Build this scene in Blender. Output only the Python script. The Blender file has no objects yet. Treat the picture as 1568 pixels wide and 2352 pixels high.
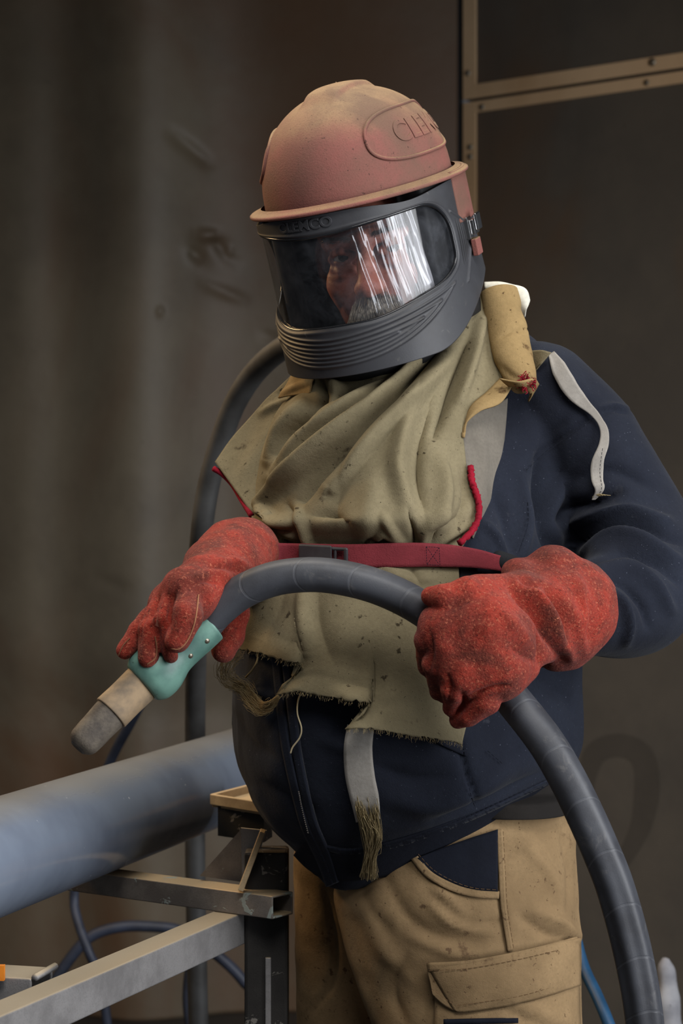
import bpy, bmesh, math, random
import numpy as np
from mathutils import Vector, Matrix

random.seed(7)
rng = np.random.default_rng(7)
scene = bpy.context.scene
COL = scene.collection

# ------------------------------------------------------------------ camera
F = 4940.0            # focal length in pixels of the 1568x2352 frame
CD = 2.6              # camera stands 2.6 m in front of the worker
CZ = 1.33             # lens height
cam_d = bpy.data.cameras.new('camera')
cam = bpy.data.objects.new('camera', cam_d)
COL.objects.link(cam)
cam.location = (0, -CD, CZ)
cam.rotation_euler = (math.pi / 2, 0, 0)
cam_d.sensor_fit = 'VERTICAL'
cam_d.sensor_height = 36.0
cam_d.sensor_width = 24.0
cam_d.lens = F / 2352 * 36
cam_d.clip_end = 60
cam_d.dof.use_dof = True
cam_d.dof.focus_distance = 2.42
cam_d.dof.aperture_fstop = 8.0
scene.camera = cam

# ------------------------------------------------------------------ world, lights, exposure
world = bpy.data.worlds.new('world')
scene.world = world
world.use_nodes = True
wb = world.node_tree.nodes['Background']
wb.inputs['Color'].default_value = (0.80, 0.88, 1.0, 1)
wb.inputs['Strength'].default_value = 0.07


def area(name, loc, target, sx, sy, power, col, spread=180):
    l = bpy.data.lights.new(name, 'AREA')
    l.shape = 'RECTANGLE'
    l.size = sx
    l.size_y = sy
    l.energy = power
    l.color = col
    l.spread = math.radians(spread)
    o = bpy.data.objects.new(name, l)
    COL.objects.link(o)
    o.location = loc
    d = Vector(target) - Vector(loc)
    o.rotation_euler = d.to_track_quat('-Z', 'Y').to_euler()
    return o


area('key_doorway', (2.3, -1.5, 1.55), (0.1, 0.1, 1.15), 1.5, 2.1, 47, (0.95, 0.97, 1.0), 125)
area('front_fill', (0.5, -2.5, 3.55), (0.0, 0.0, 1.25), 2.0, 1.2, 17, (1.0, 0.98, 0.95), 76)  # added frontal fill above the camera, no source of its own
area('warm_lamp', (-1.7, 0.9, 2.5), (0.0, 0.0, 1.45), 0.5, 0.5, 17, (1.0, 0.66, 0.32), 150)
area('overhead_fill', (-0.25, 0.1, 2.85), (-0.2, 0.15, 0.0), 1.2, 0.9, 15, (1.0, 0.93, 0.82), 140)  # added area light under the ceiling, brightens the stand's top faces

vs = scene.view_settings
vs.view_transform = 'Standard'
vs.look = 'None'
vs.gamma = 1.0
vs.use_curve_mapping = False
vs.exposure = 0.0
try:
    scene.cycles.use_denoising = True
    scene.cycles.transparent_max_bounces = 16
except Exception:
    pass


# ------------------------------------------------------------------ helpers
def P(px, py, y):
    """the point that stands at depth y where the photograph shows (px, py)"""
    s = (CD + y) / F
    return Vector(((px - 784) * s, y, CZ - (py - 1176) * s))


def PA(a):
    a = np.asarray(a, float)
    s = (CD + a[..., 2]) / F
    return np.stack([(a[..., 0] - 784) * s, a[..., 2], CZ - (a[..., 1] - 1176) * s], -1)


def proj(co):
    d = CD + co[..., 1]
    return np.stack([784 + co[..., 0] * F / d, 1176 - (co[..., 2] - CZ) * F / d], -1)


def cr(pts, n, closed=False):
    """Catmull-Rom through pts (N,k) -> n samples, by chord length"""
    p = np.asarray(pts, float)
    if len(p) == 2:
        t = np.linspace(0, 1, n)[:, None]
        return p[0] * (1 - t) + p[1] * t
    if closed:
        q = np.vstack([p[-1:], p, p[:2]])
        m = len(p)
    else:
        q = np.vstack([2 * p[:1] - p[1:2], p, 2 * p[-1:] - p[-2:-1]])
        m = len(p) - 1
    seg = np.linalg.norm(q[2:2 + m] - q[1:1 + m], axis=1)[:m] + 1e-9
    acc = np.concatenate([[0], np.cumsum(seg)])
    u = np.linspace(0, acc[-1], n, endpoint=not closed)
    i = np.clip(np.searchsorted(acc, u, 'right') - 1, 0, m - 1)
    t = ((u - acc[i]) / seg[i])[:, None]
    p0, p1, p2, p3 = q[i], q[i + 1], q[i + 2], q[i + 3]
    return 0.5 * ((2 * p1) + (-p0 + p2) * t + (2 * p0 - 5 * p1 + 4 * p2 - p3) * t * t + (-p0 + 3 * p1 - 3 * p2 + p3) * t ** 3)


def smooth01(x):
    x = np.clip(x, 0, 1)
    return x * x * (3 - 2 * x)


def fbm(co, freq, octv=3, seed=0):
    """cheap smooth noise from turned sines, about -1..1"""
    r = np.random.default_rng(seed)
    out = np.zeros(co.shape[:-1])
    amp, tot = 1.0, 0.0
    for o in range(octv):
        for k in range(5):
            d = r.normal(size=3)
            d /= np.linalg.norm(d)
            out += amp * np.sin(co @ d * freq * (0.7 + 0.6 * r.random()) * (2.0 ** o) + r.random() * 6.28 + 1.5 * np.sin(co @ r.normal(size=3) * freq * 0.5 * 2.0 ** o))
        tot += amp * 2.0
        amp *= 0.5
    return out / tot


def empty(name, loc, label=None, cat=None, group=None, kind=None):
    o = bpy.data.objects.new(name, None)
    COL.objects.link(o)
    o.location = loc
    o.empty_display_size = 0.1
    if label:
        o['label'] = label
    if cat:
        o['category'] = cat
    if group:
        o['group'] = group
    if kind:
        o['kind'] = kind
    return o


def world_matrix(o):
    m = Matrix.Translation(o.location)
    return m


ROOTS = {}


def put(o, parent):
    """parent o (built in world coordinates) without moving it"""
    if parent is None:
        return o
    o.parent = parent
    q, off = parent, Vector((0, 0, 0))
    while q is not None:
        if q.type == 'EMPTY':
            off += q.location
        q = q.parent
    if parent.type == 'EMPTY':
        o.matrix_parent_inverse = Matrix.Translation(-off)
    return o


def mk(name, verts, faces, mat, parent=None, smooth=True, uv=None, label=None, kind=None, solid=0.0, offset=-1.0, bevel=0.0, cat=None):
    me = bpy.data.meshes.new(name)
    verts = np.asarray(verts, float)
    me.from_pydata([tuple(v) for v in verts.tolist()], [], [tuple(f) for f in (faces.tolist() if hasattr(faces, 'tolist') else faces)])
    me.validate(clean_customdata=False)
    if smooth:
        me.polygons.foreach_set('use_smooth', np.ones(len(me.polygons), bool))
    if uv is not None:
        l = me.uv_layers.new(name='uv')
        vi = np.zeros(len(me.loops), int)
        me.loops.foreach_get('vertex_index', vi)
        l.data.foreach_set('uv', np.asarray(uv, np.float32)[vi].ravel())
    me.update()
    o = bpy.data.objects.new(name, me)
    COL.objects.link(o)
    if mat is not None:
        me.materials.append(mat)
    if solid:
        m = o.modifiers.new('solidify', 'SOLIDIFY')
        m.thickness = solid
        m.offset = offset
    if bevel:
        m = o.modifiers.new('bevel', 'BEVEL')
        m.width = bevel
        m.segments = 2
        m.limit_method = 'ANGLE'
    put(o, parent)
    if label:
        o['label'] = label
    if kind:
        o['kind'] = kind
    if cat:
        o['category'] = cat
    return o


def grid_faces(nv, nu, closed=False, flip=False):
    uu = nu if closed else nu - 1
    i, j = np.meshgrid(np.arange(nv - 1), np.arange(uu), indexing='ij')
    j2 = (j + 1) % nu
    a, b, c, d = i * nu + j, i * nu + j2, (i + 1) * nu + j2, (i + 1) * nu + j
    f = np.stack([a, d, c, b] if not flip else [a, b, c, d], -1).reshape(-1, 4)
    return f


def grid_normals(G, closed=False):
    if closed:
        du = np.roll(G, -1, 1) - np.roll(G, 1, 1)
    else:
        du = np.gradient(G, axis=1)
    dv = np.gradient(G, axis=0)
    n = np.cross(du, dv)
    n /= np.linalg.norm(n, axis=-1, keepdims=True) + 1e-12
    return n


def strokes(px, S, scale=1.0):
    """height field of folds.  S: (points, width on the left, width on the right, height) in photograph pixels"""
    h = np.zeros(px.shape[:-1])
    for pts, wl, wr, amp in S:
        q = cr(np.array(pts, float), 14) if len(pts) > 2 else cr(np.array(pts, float), 6)
        lo, hi = q.min(0) - 3 * max(wl, wr), q.max(0) + 3 * max(wl, wr)
        m = (px[..., 0] > lo[0]) & (px[..., 0] < hi[0]) & (px[..., 1] > lo[1]) & (px[..., 1] < hi[1])
        if not m.any():
            continue
        p = px[m]
        best = np.full(len(p), 1e9)
        sg = np.zeros(len(p))
        tt = np.zeros(len(p))
        n = len(q) - 1
        for k in range(n):
            a, b = q[k], q[k + 1]
            ab = b - a
            t = np.clip(((p - a) @ ab) / (ab @ ab + 1e-9), 0, 1)
            dv = p - a - t[:, None] * ab
            d = np.hypot(dv[:, 0], dv[:, 1])
            c = ab[0] * dv[:, 1] - ab[1] * dv[:, 0]
            u = d < best
            best[u] = d[u]
            sg[u] = c[u]
            tt[u] = (k + t[u]) / n
        w = np.where(sg > 0, wr, wl)
        f = np.exp(-(best / w) ** (2 if amp > 0 else 1.35)) * np.sin(np.clip(tt * 0.9 + 0.05, 0, 1) * math.pi) ** 0.5
        h[m] += amp * f
    return h * scale


def sculpt_grid(G, S=(), closed=False, noise=(), front_only=True):
    n = grid_normals(G, closed)
    h = strokes(proj(G), S)
    if front_only and closed:
        h = h * (n[..., 1] < 0.1)
    if (n[..., 1].mean() > 0) and not closed:
        n = -n
    for freq, amp, octv, seed in noise:
        h = h + amp * fbm(G, freq, octv, seed)
    return G + n * h[..., None]


def sheet(name, G, mat, parent, thick=0.0025, **kw):
    nv, nu = G.shape[:2]
    uv = np.stack(np.meshgrid(np.linspace(0, 1, nu), np.linspace(0, 1, nv)), -1).reshape(-1, 2)
    return mk(name, G.reshape(-1, 3), grid_faces(nv, nu), mat, parent, uv=uv, solid=thick, offset=1.0, **kw)


def loft_px(rows, nv, nu):
    """rows: lists of (px,py,y) -> dense (nv,nu,3) of pixel+depth triples"""
    R = np.stack([cr(np.array(r, float), nu) for r in rows])
    return np.stack([cr(R[:, j], nv) for j in range(nu)], 1)


def tube_arrays(path, rad, nseg=20, caps=True, lobe=None, start_up=(0, 0, 1)):
    p = np.asarray(path, float)
    n = len(p)
    rad = np.broadcast_to(np.asarray(rad, float), (n,))
    t = np.gradient(p, axis=0)
    t /= np.linalg.norm(t, axis=1, keepdims=True) + 1e-12
    up = np.array(start_up, float)
    if abs(up @ t[0]) > 0.95:
        up = np.array([1.0, 0, 0])
    N = np.zeros_like(p)
    v = up - (up @ t[0]) * t[0]
    v /= np.linalg.norm(v)
    for i in range(n):
        v = v - (v @ t[i]) * t[i]
        v /= np.linalg.norm(v) + 1e-12
        N[i] = v
    B = np.cross(t, N)
    th = np.linspace(0, 2 * math.pi, nseg, endpoint=False)
    rr = np.ones((n, nseg)) if lobe is None else lobe(np.arange(n) / (n - 1), th)
    V = p[:, None] + rad[:, None, None] * rr[..., None] * (np.cos(th)[None, :, None] * N[:, None] + np.sin(th)[None, :, None] * B[:, None])
    f = grid_faces(n, nseg, True, flip=True).tolist()
    L = np.concatenate([[0], np.cumsum(np.linalg.norm(np.diff(p, axis=0), axis=1))])
    uv = np.stack([np.repeat(L, nseg), np.tile(th / (2 * math.pi), n)], -1)
    V = V.reshape(-1, 3)
    if caps:
        V = np.vstack([V, p[:1], p[-1:]])
        uv = np.vstack([uv, [[0, 0]], [[L[-1], 0]]])
        a, b = n * nseg, n * nseg + 1
        for k in range(nseg):
            f.append((a, (k + 1) % nseg, k))
            f.append((b, (n - 1) * nseg + k, (n - 1) * nseg + (k + 1) % nseg))
    return V, f, uv


def tube(name, path, rad, mat, parent=None, nseg=20, n=None, lobe=None, **kw):
    path = np.asarray(path, float)
    if n:
        if np.ndim(rad):
            q = cr(np.hstack([path, np.asarray(rad, float)[:, None]]), n)
            path, rad = q[:, :3], q[:, 3]
        else:
            path = cr(path, n)
    V, f, uv = tube_arrays(path, rad, nseg, lobe=lobe)
    return mk(name, V, f, mat, parent, uv=uv, **kw)


def strands(name, lines, rad, mat, parent, kind='stuff', **kw):
    V, Fc, k = [], [], 0
    for l in lines:
        v, f, _ = tube_arrays(l, rad * np.linspace(1, 0.6, len(l)), 3, caps=False)
        V.append(v)
        Fc += [tuple(x + k for x in q) for q in f]
        k += len(v)
    return mk(name, np.vstack(V), Fc, mat, parent, kind=kind, **kw)


def box_arrays(c, ux, uy, uz):
    c, ux, uy, uz = (np.asarray(v, float) for v in (c, ux, uy, uz))
    V = [c + a * ux + b * uy + d * uz for a in (-1, 1) for b in (-1, 1) for d in (-1, 1)]
    Fc = [(0, 1, 3, 2), (4, 6, 7, 5), (0, 4, 5, 1), (2, 3, 7, 6), (0, 2, 6, 4), (1, 5, 7, 3)]
    if np.dot(np.cross(ux, uy), uz) < 0:
        Fc = [f[::-1] for f in Fc]
    return V, Fc


def box(name, c, ux, uy, uz, mat, parent=None, bevel=0.0, **kw):
    V, Fc = box_arrays(c, ux, uy, uz)
    return mk(name, V, Fc, mat, parent, smooth=False, bevel=bevel, **kw)


def prism(name, pts, off, mat, parent=None, bevel=0.0, **kw):
    """flat polygon (3-D points) pushed along off"""
    pts = np.asarray(pts, float)
    off = np.asarray(off, float)
    n = len(pts)
    V = np.vstack([pts, pts + off])
    nn = np.cross(pts[1] - pts[0], pts[2] - pts[1])
    f = [tuple(range(n)), tuple(range(2 * n - 1, n - 1, -1))] + [(i, n + i, n + (i + 1) % n, (i + 1) % n) for i in range(n)]
    if np.dot(nn, off) > 0:
        f = [q[::-1] for q in f]
    return mk(name, V, f, mat, parent, smooth=False, bevel=bevel, **kw)


# ---- signed distance modelling (rectilinear grid + surface nets)
class SDF:
    def __init__(self, xs, ys, zs):
        self.x, self.y, self.z = (np.asarray(a, np.float32) for a in (xs, ys, zs))
        self.d = np.full((len(xs), len(ys), len(zs)), 1.0, np.float32)

    def _win(self, lo, hi):
        s = []
        for a, l, h in zip((self.x, self.y, self.z), lo, hi):
            i, j = np.searchsorted(a, l), np.searchsorted(a, h)
            s.append(slice(max(0, i - 1), min(len(a), j + 1)))
        return tuple(s)

    def _pts(self, w):
        return np.stack(np.meshgrid(self.x[w[0]], self.y[w[1]], self.z[w[2]], indexing='ij'), -1)

    def _mix(self, w, d, k, sub):
        o = self.d[w]
        d = d.astype(np.float32)
        if sub:
            h = np.clip(0.5 - 0.5 * (o + d) / max(k, 1e-6), 0, 1)
            self.d[w] = o * (1 - h) - d * h + k * h * (1 - h)
        elif k <= 0:
            self.d[w] = np.minimum(o, d)
        else:
            h = np.clip(0.5 + 0.5 * (d - o) / k, 0, 1)
            self.d[w] = d * (1 - h) + o * h - k * h * (1 - h)

    def cone(self, a, b, ra, rb, k=0.008, sub=False):
        a, b = np.asarray(a, float), np.asarray(b, float)
        m = max(ra, rb) + 2 * k + 0.012
        w = self._win(np.minimum(a, b) - m, np.maximum(a, b) + m)
        p = self._pts(w)
        if p.size == 0:
            return
        ab = b - a
        t = np.clip(((p - a) @ ab) / (ab @ ab + 1e-12), 0, 1)
        d = np.linalg.norm(p - a - t[..., None] * ab, axis=-1) - (ra + (rb - ra) * t)
        self._mix(w, d, k, sub)

    def chain(self, pts, k=0.008, joint=0.0):
        for (a, ra), (b, rb) in zip(pts[:-1], pts[1:]):
            self.cone(a, b, ra, rb, k)

    def ell(self, c, r, M=None, k=0.008, sub=False):
        c, r = np.asarray(c, float), np.asarray(r, float)
        m = r.max() + 2 * k + 0.012
        w = self._win(c - m, c + m)
        p = self._pts(w) - c
        if p.size == 0:
            return
        if M is not None:
            p = p @ np.asarray(M)
        k0 = np.linalg.norm(p / r, axis=-1)
        k1 = np.linalg.norm(p / (r * r), axis=-1) + 1e-9
        self._mix(w, k0 * (k0 - 1) / k1, k, sub)

    def mesh(self):
        s = self.d
        X = [self.x.astype(float), self.y.astype(float), self.z.astype(float)]
        ins = s < 0
        c = np.zeros(tuple(n - 1 for n in s.shape), np.int8)
        for a in (0, 1):
            for b in (0, 1):
                for d in (0, 1):
                    c += ins[a:s.shape[0] - 1 + a, b:s.shape[1] - 1 + b, d:s.shape[2] - 1 + d]
        act = (c > 0) & (c < 8)
        I = np.argwhere(act)
        idx = np.full(act.shape, -1, np.int32)
        idx[tuple(I.T)] = np.arange(len(I))
        sumv = np.zeros((len(I), 3))
        cnt = np.zeros(len(I))
        for ax in range(3):
            o1, o2 = [q for q in range(3) if q != ax]
            for e1 in (0, 1):
                for e2 in (0, 1):
                    A = I.copy()
                    A[:, o1] += e1
                    A[:, o2] += e2
                    B = A.copy()
                    B[:, ax] += 1
                    va, vb = s[tuple(A.T)], s[tuple(B.T)]
                    m = (va < 0) != (vb < 0)
                    t = np.where(m, va / np.where(m, va - vb, 1), 0)
                    pa = np.stack([X[q][A[:, q]] for q in range(3)], -1)
                    pb = np.stack([X[q][B[:, q]] for q in range(3)], -1)
                    pt = pa + (pb - pa) * t[:, None]
                    sumv[m] += pt[m]
                    cnt[m] += 1
        V = sumv / np.maximum(cnt, 1)[:, None]
        Fc = []
        for ax in range(3):
            o1, o2 = (ax + 1) % 3, (ax + 2) % 3
            sl0 = [slice(None)] * 3
            sl1 = [slice(None)] * 3
            sl0[ax] = slice(0, -1)
            sl1[ax] = slice(1, None)
            a, b = ins[tuple(sl0)], ins[tuple(sl1)]
            E = np.argwhere(a != b)
            ok = (E[:, o1] > 0) & (E[:, o2] > 0) & (E[:, o1] < s.shape[o1] - 1) & (E[:, o2] < s.shape[o2] - 1)
            E = E[ok]
            q = []
            for d1, d2 in ((-1, -1), (0, -1), (0, 0), (-1, 0)):
                J = E.copy()
                J[:, o1] += d1
                J[:, o2] += d2
                q.append(idx[tuple(J.T)])
            q = np.stack(q, -1)
            fl = ~a[tuple(E.T)]
            q[fl] = q[fl][:, ::-1]
            Fc.append(q)
        return V, np.vstack(Fc)


def mesh_normals(V, Fc):
    n = np.cross(V[Fc[:, 2]] - V[Fc[:, 0]], V[Fc[:, 3]] - V[Fc[:, 1]])
    N = np.zeros_like(V)
    for k in range(4):
        np.add.at(N, Fc[:, k], n)
    return N / (np.linalg.norm(N, axis=1, keepdims=True) + 1e-12)


def relax(V, Fc, it=2, lam=0.5):
    e = np.vstack([Fc[:, [0, 1]], Fc[:, [1, 2]], Fc[:, [2, 3]], Fc[:, [3, 0]]])
    for _ in range(it):
        S = np.zeros_like(V)
        c = np.zeros(len(V))
        np.add.at(S, e[:, 0], V[e[:, 1]])
        np.add.at(S, e[:, 1], V[e[:, 0]])
        np.add.at(c, e[:, 0], 1)
        np.add.at(c, e[:, 1], 1)
        V = V * (1 - lam) + lam * S / np.maximum(c, 1)[:, None]
    return V


def sculpt_mesh(V, Fc, S=(), noise=(), clip=0.1):
    n = mesh_normals(V, Fc)
    h = strokes(proj(V), S) * smooth01((clip - n[:, 1]) / 0.3)
    for freq, amp, octv, seed in noise:
        h = h + amp * fbm(V, freq, octv, seed)
    return V + n * h[:, None]


def remeshed(parts, voxel, it=3):
    """join closed pieces into one skin"""
    V, Fc, k = [], [], 0
    for v, f in parts:
        V.append(np.asarray(v))
        Fc += [tuple(int(x) + k for x in q) for q in f]
        k += len(v)
    me = bpy.data.meshes.new('work')
    me.from_pydata(np.vstack(V).tolist(), [], Fc)
    me.update()
    o = bpy.data.objects.new('work', me)
    COL.objects.link(o)
    m = o.modifiers.new('r', 'REMESH')
    m.mode = 'VOXEL'
    m.voxel_size = voxel
    dg = bpy.context.evaluated_depsgraph_get()
    e = o.evaluated_get(dg).to_mesh()
    v = np.zeros(len(e.vertices) * 3)
    e.vertices.foreach_get('co', v)
    v = v.reshape(-1, 3)
    f = np.array([tuple(p.vertices) if len(p.vertices) == 4 else tuple(p.vertices) + (p.vertices[0],) for p in e.polygons])
    o.evaluated_get(dg).to_mesh_clear()
    bpy.data.objects.remove(o)
    bpy.data.meshes.remove(me)
    f = f[(f[:, 0] != f[:, 3])]
    return relax(v, f, it), f


class Depth:
    """nearest surface depth of some verts over photograph pixels, to lay cloth on cloth"""
    def __init__(self, V, Fc, cell=10, soft=3):
        V = V[mesh_normals(V, Fc)[:, 1] < -0.05]
        self.c = cell
        nx, ny = 2400 // cell, 3900 // cell
        g = np.full((ny, nx), 9.0)
        p = proj(V)
        ix = np.clip(((p[:, 0] + 300) / cell).astype(int), 0, nx - 1)
        iy = np.clip((p[:, 1] / cell).astype(int), 0, ny - 1)
        np.minimum.at(g, (iy, ix), V[:, 1])
        known = g < 8
        for _ in range(60):
            if known.all():
                break
            acc = np.zeros_like(g)
            cnt = np.zeros_like(g)
            for dy in (-1, 0, 1):
                for dx in (-1, 0, 1):
                    k = np.roll(np.roll(known, dy, 0), dx, 1)
                    v = np.roll(np.roll(np.where(known, g, 0), dy, 0), dx, 1)
                    acc += np.where(k, v, 0)
                    cnt += k
            new = (~known) & (cnt > 0)
            g[new] = acc[new] / cnt[new]
            known |= new
        g[~known] = 0
        for _ in range(soft):
            g = (g + np.roll(g, 1, 0) + np.roll(g, -1, 0) + np.roll(g, 1, 1) + np.roll(g, -1, 1)) / 5
        self.g = g

    def __call__(self, px, py):
        x = (np.asarray(px, float) + 300) / self.c - 0.5
        y = np.asarray(py, float) / self.c - 0.5
        i = np.clip(np.floor(x).astype(int), 0, self.g.shape[1] - 2)
        j = np.clip(np.floor(y).astype(int), 0, self.g.shape[0] - 2)
        fx, fy = np.clip(x - i, 0, 1), np.clip(y - j, 0, 1)
        g = self.g
        return (g[j, i] * (1 - fx) + g[j, i + 1] * fx) * (1 - fy) + (g[j + 1, i] * (1 - fx) + g[j + 1, i + 1] * fx) * fy


def ribbon(name, pts, width, D, off, mat, parent, n=60, nw=5, thick=0.002, twist=None, **kw):
    """a strip lying on the depth field D: centre line in photograph pixels, width in pixels"""
    q = cr(np.array(pts, float)[:, :2], n)
    t = np.gradient(q, axis=0)
    t /= np.linalg.norm(t, axis=1, keepdims=True)
    nr = np.stack([-t[:, 1], t[:, 0]], -1)
    w = np.interp(np.linspace(0, 1, n), np.linspace(0, 1, len(np.atleast_1d(width))), np.atleast_1d(width)) if np.ndim(width) else np.full(n, float(width))
    s = np.linspace(-0.5, 0.5, nw)
    g = q[:, None] + nr[:, None] * (s[None, :, None] * w[:, None, None])
    y = D(g[..., 0], g[..., 1]) - off if callable(D) else np.full(g.shape[:2], float(D))
    if np.ndim(D) == 1 and not callable(D):
        y = np.repeat(np.interp(np.linspace(0, 1, n), np.linspace(0, 1, len(D)), D)[:, None], nw, 1)
    if twist is not None:
        tw = np.interp(np.linspace(0, 1, n), np.linspace(0, 1, len(twist)), twist)
        y = y + s[None, :] * tw[:, None]
    G = PA(np.dstack([g, y]))
    return sheet(name, G, mat, parent, thick, **kw)


def stitch(name, lines, D, off, mat, parent, dash=9, gap=4, rad=0.0005):
    L = []
    for pts in lines:
        q = cr(np.array(pts, float), 200)
        d = np.concatenate([[0], np.cumsum(np.hypot(*np.diff(q, axis=0).T))])
        s = 0
        while s + dash < d[-1]:
            u = np.linspace(s, s + dash, 3)
            x, y = np.interp(u, d, q[:, 0]), np.interp(u, d, q[:, 1])
            L.append(PA(np.stack([x, y, D(x, y) - off], -1)))
            s += dash + gap
    return strands(name, L, rad, mat, parent)


# ------------------------------------------------------------------ materials
def srgb(r, g, b):
    f = lambda c: (c / 255) / 12.92 if c / 255 <= 0.04045 else ((c / 255 + 0.055) / 1.055) ** 2.4
    return (f(r), f(g), f(b), 1)


class NT:
    def __init__(self, name):
        self.m = bpy.data.materials.new(name)
        self.m.use_nodes = True
        self.t = self.m.node_tree
        self.b = self.t.nodes['Principled BSDF']
        self.out = self.t.nodes['Material Output']
        self.co = self.n('ShaderNodeTexCoord').outputs['Object']

    def n(self, kind, **kw):
        x = self.t.nodes.new(kind)
        for k, v in kw.items():
            setattr(x, k, v)
        return x

    def l(self, a, b):
        self.t.links.new(a, b)

    def noise(self, scale, detail=3, rough=0.6, co=None, dist=0.0, stretch=None):
        x = self.n('ShaderNodeTexNoise')
        x.inputs['Scale'].default_value = scale
        x.inputs['Detail'].default_value = detail
        x.inputs['Roughness'].default_value = rough
        x.inputs['Distortion'].default_value = dist
        c = co or self.co
        if stretch:
            m = self.n('ShaderNodeMapping')
            m.inputs['Scale'].default_value = stretch
            self.l(c, m.inputs['Vector'])
            c = m.outputs['Vector']
        self.l(c, x.inputs['Vector'])
        return x.outputs['Fac']

    def ramp(self, fac, lo, hi, a=0.0, b=1.0):
        x = self.n('ShaderNodeMapRange')
        x.interpolation_type = 'SMOOTHSTEP'
        x.inputs['From Min'].default_value = lo
        x.inputs['From Max'].default_value = hi
        x.inputs['To Min'].default_value = a
        x.inputs['To Max'].default_value = b
        self.l(fac, x.inputs['Value'])
        return x.outputs['Result']

    def mix(self, fac, a, b):
        x = self.n('ShaderNodeMix', data_type='RGBA')
        if isinstance(fac, float):
            x.inputs[0].default_value = fac
        else:
            self.l(fac, x.inputs[0])
        for i, v in ((6, a), (7, b)):
            if isinstance(v, tuple):
                x.inputs[i].default_value = v
            else:
                self.l(v, x.inputs[i])
        return x.outputs[2]

    def math(self, op, a, b=None):
        x = self.n('ShaderNodeMath', operation=op)
        for i, v in enumerate((a, b)):
            if v is None:
                continue
            if isinstance(v, (int, float)):
                x.inputs[i].default_value = v
            else:
                self.l(v, x.inputs[i])
        return x.outputs[0]

    def bump(self, h, strength, dist=0.001, prev=None):
        x = self.n('ShaderNodeBump')
        x.inputs['Strength'].default_value = strength
        x.inputs['Distance'].default_value = dist
        self.l(h, x.inputs['Height'])
        if prev is not None:
            self.l(prev, x.inputs['Normal'])
        return x.outputs['Normal']

    def done(self, col, rough=0.9, metal=0.0, normal=None, spec=0.3, sheen=0.0):
        b = self.b
        if isinstance(col, tuple):
            b.inputs['Base Color'].default_value = col
        else:
            self.l(col, b.inputs['Base Color'])
        if isinstance(rough, float):
            b.inputs['Roughness'].default_value = rough
        else:
            self.l(rough, b.inputs['Roughness'])
        b.inputs['Metallic'].default_value = metal
        b.inputs['Specular IOR Level'].default_value = spec
        if sheen:
            b.inputs['Sheen Weight'].default_value = sheen
            b.inputs['Sheen Roughness'].default_value = 0.4
        if normal is not None:
            self.l(normal, b.inputs['Normal'])
        return self.m


def cloth(name, c1, c2, stain=None, stain_amt=0.62, stain_scale=16, weave=1100, wv=0.35, fleck=None, sheen=0.0, mid=60, speck=None):
    t = NT(name)
    col = t.mix(t.ramp(t.noise(7, 4), 0.35, 0.68), c1, c2)
    g = t.noise(260, 2, 0.7)
    col = t.mix(t.ramp(g, 0.3, 0.75, 0.0, 0.35), col, tuple(x * 0.55 for x in c1[:3]) + (1,))
    if stain:
        s = t.ramp(t.noise(stain_scale, 5, 0.7), stain_amt, stain_amt + 0.1)
        col = t.mix(s, col, stain)
        s2 = t.ramp(t.noise(stain_scale * 5, 3, 0.6), stain_amt + 0.02, stain_amt + 0.09)
        col = t.mix(s2, col, stain)
    if speck:
        s3 = t.ramp(t.noise(420, 1, 0.5), 0.74, 0.78)
        col = t.mix(s3, col, speck)
    w = t.noise(weave, 2, 0.8)
    nb = t.bump(w, wv, 0.0008)
    nb = t.bump(t.noise(mid, 3, 0.6), 0.25, 0.003, nb)
    return t.done(col, 0.92, 0, nb, 0.15, sheen)


M = {}
M['khaki'] = cloth('khaki_canvas', srgb(128, 118, 93), srgb(107, 98, 76), srgb(62, 54, 40), 0.63, 14, speck=srgb(52, 45, 36), weave=700, wv=0.6)
M['khaki_warm'] = cloth('tan_warm_lit_canvas', srgb(152, 128, 88), srgb(126, 104, 70), srgb(80, 60, 38), 0.63, 22, weave=700, wv=0.6)  # tan canvas; on the collar fold it carries the warm side light
M['lining'] = cloth('grey_lining', srgb(114, 108, 99), srgb(90, 85, 78), None)
M['strap_grey'] = cloth('grey_canvas_strap', srgb(158, 153, 146), srgb(134, 129, 122), srgb(100, 92, 80), 0.68, 40)
M['white_lining'] = cloth('white_lining', srgb(226, 222, 208), srgb(196, 190, 172), None)
M['navy'] = cloth('navy_fleece', srgb(34, 38, 49), srgb(26, 29, 39), srgb(46, 48, 56), 0.68, 10, weave=700, wv=0.6, sheen=0.05, mid=90, speck=srgb(74, 78, 90))
M['navy_dark'] = cloth('navy_rib', srgb(25, 28, 38), srgb(20, 22, 30), None)
M['undershirt'] = cloth('black_brown_shirt', srgb(40, 37, 35), srgb(30, 28, 27), None)
M['tan'] = cloth('tan_work_cotton', srgb(150, 125, 92), srgb(124, 102, 74), srgb(92, 72, 52), 0.62, 20, speck=srgb(80, 62, 46), weave=800, wv=0.5)
M['seam_tan'] = cloth('tan_thread', srgb(104, 80, 54), srgb(92, 70, 48), None)
M['seam_navy'] = cloth('navy_thread', srgb(20, 23, 33), srgb(16, 19, 27), None)
M['belt'] = cloth('maroon_webbing', srgb(128, 50, 57), srgb(104, 40, 46), srgb(80, 32, 34), 0.70, 30, weave=600, wv=0.8)
M['red_edge'] = cloth('red_edging', srgb(150, 24, 44), srgb(108, 16, 32), None, weave=500, wv=0.9)
M['fray'] = cloth('frayed_fibre', srgb(176, 158, 118), srgb(120, 104, 76), None)
M['thread'] = cloth('pale_thread', srgb(206, 192, 158), srgb(176, 160, 126), None)
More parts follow.
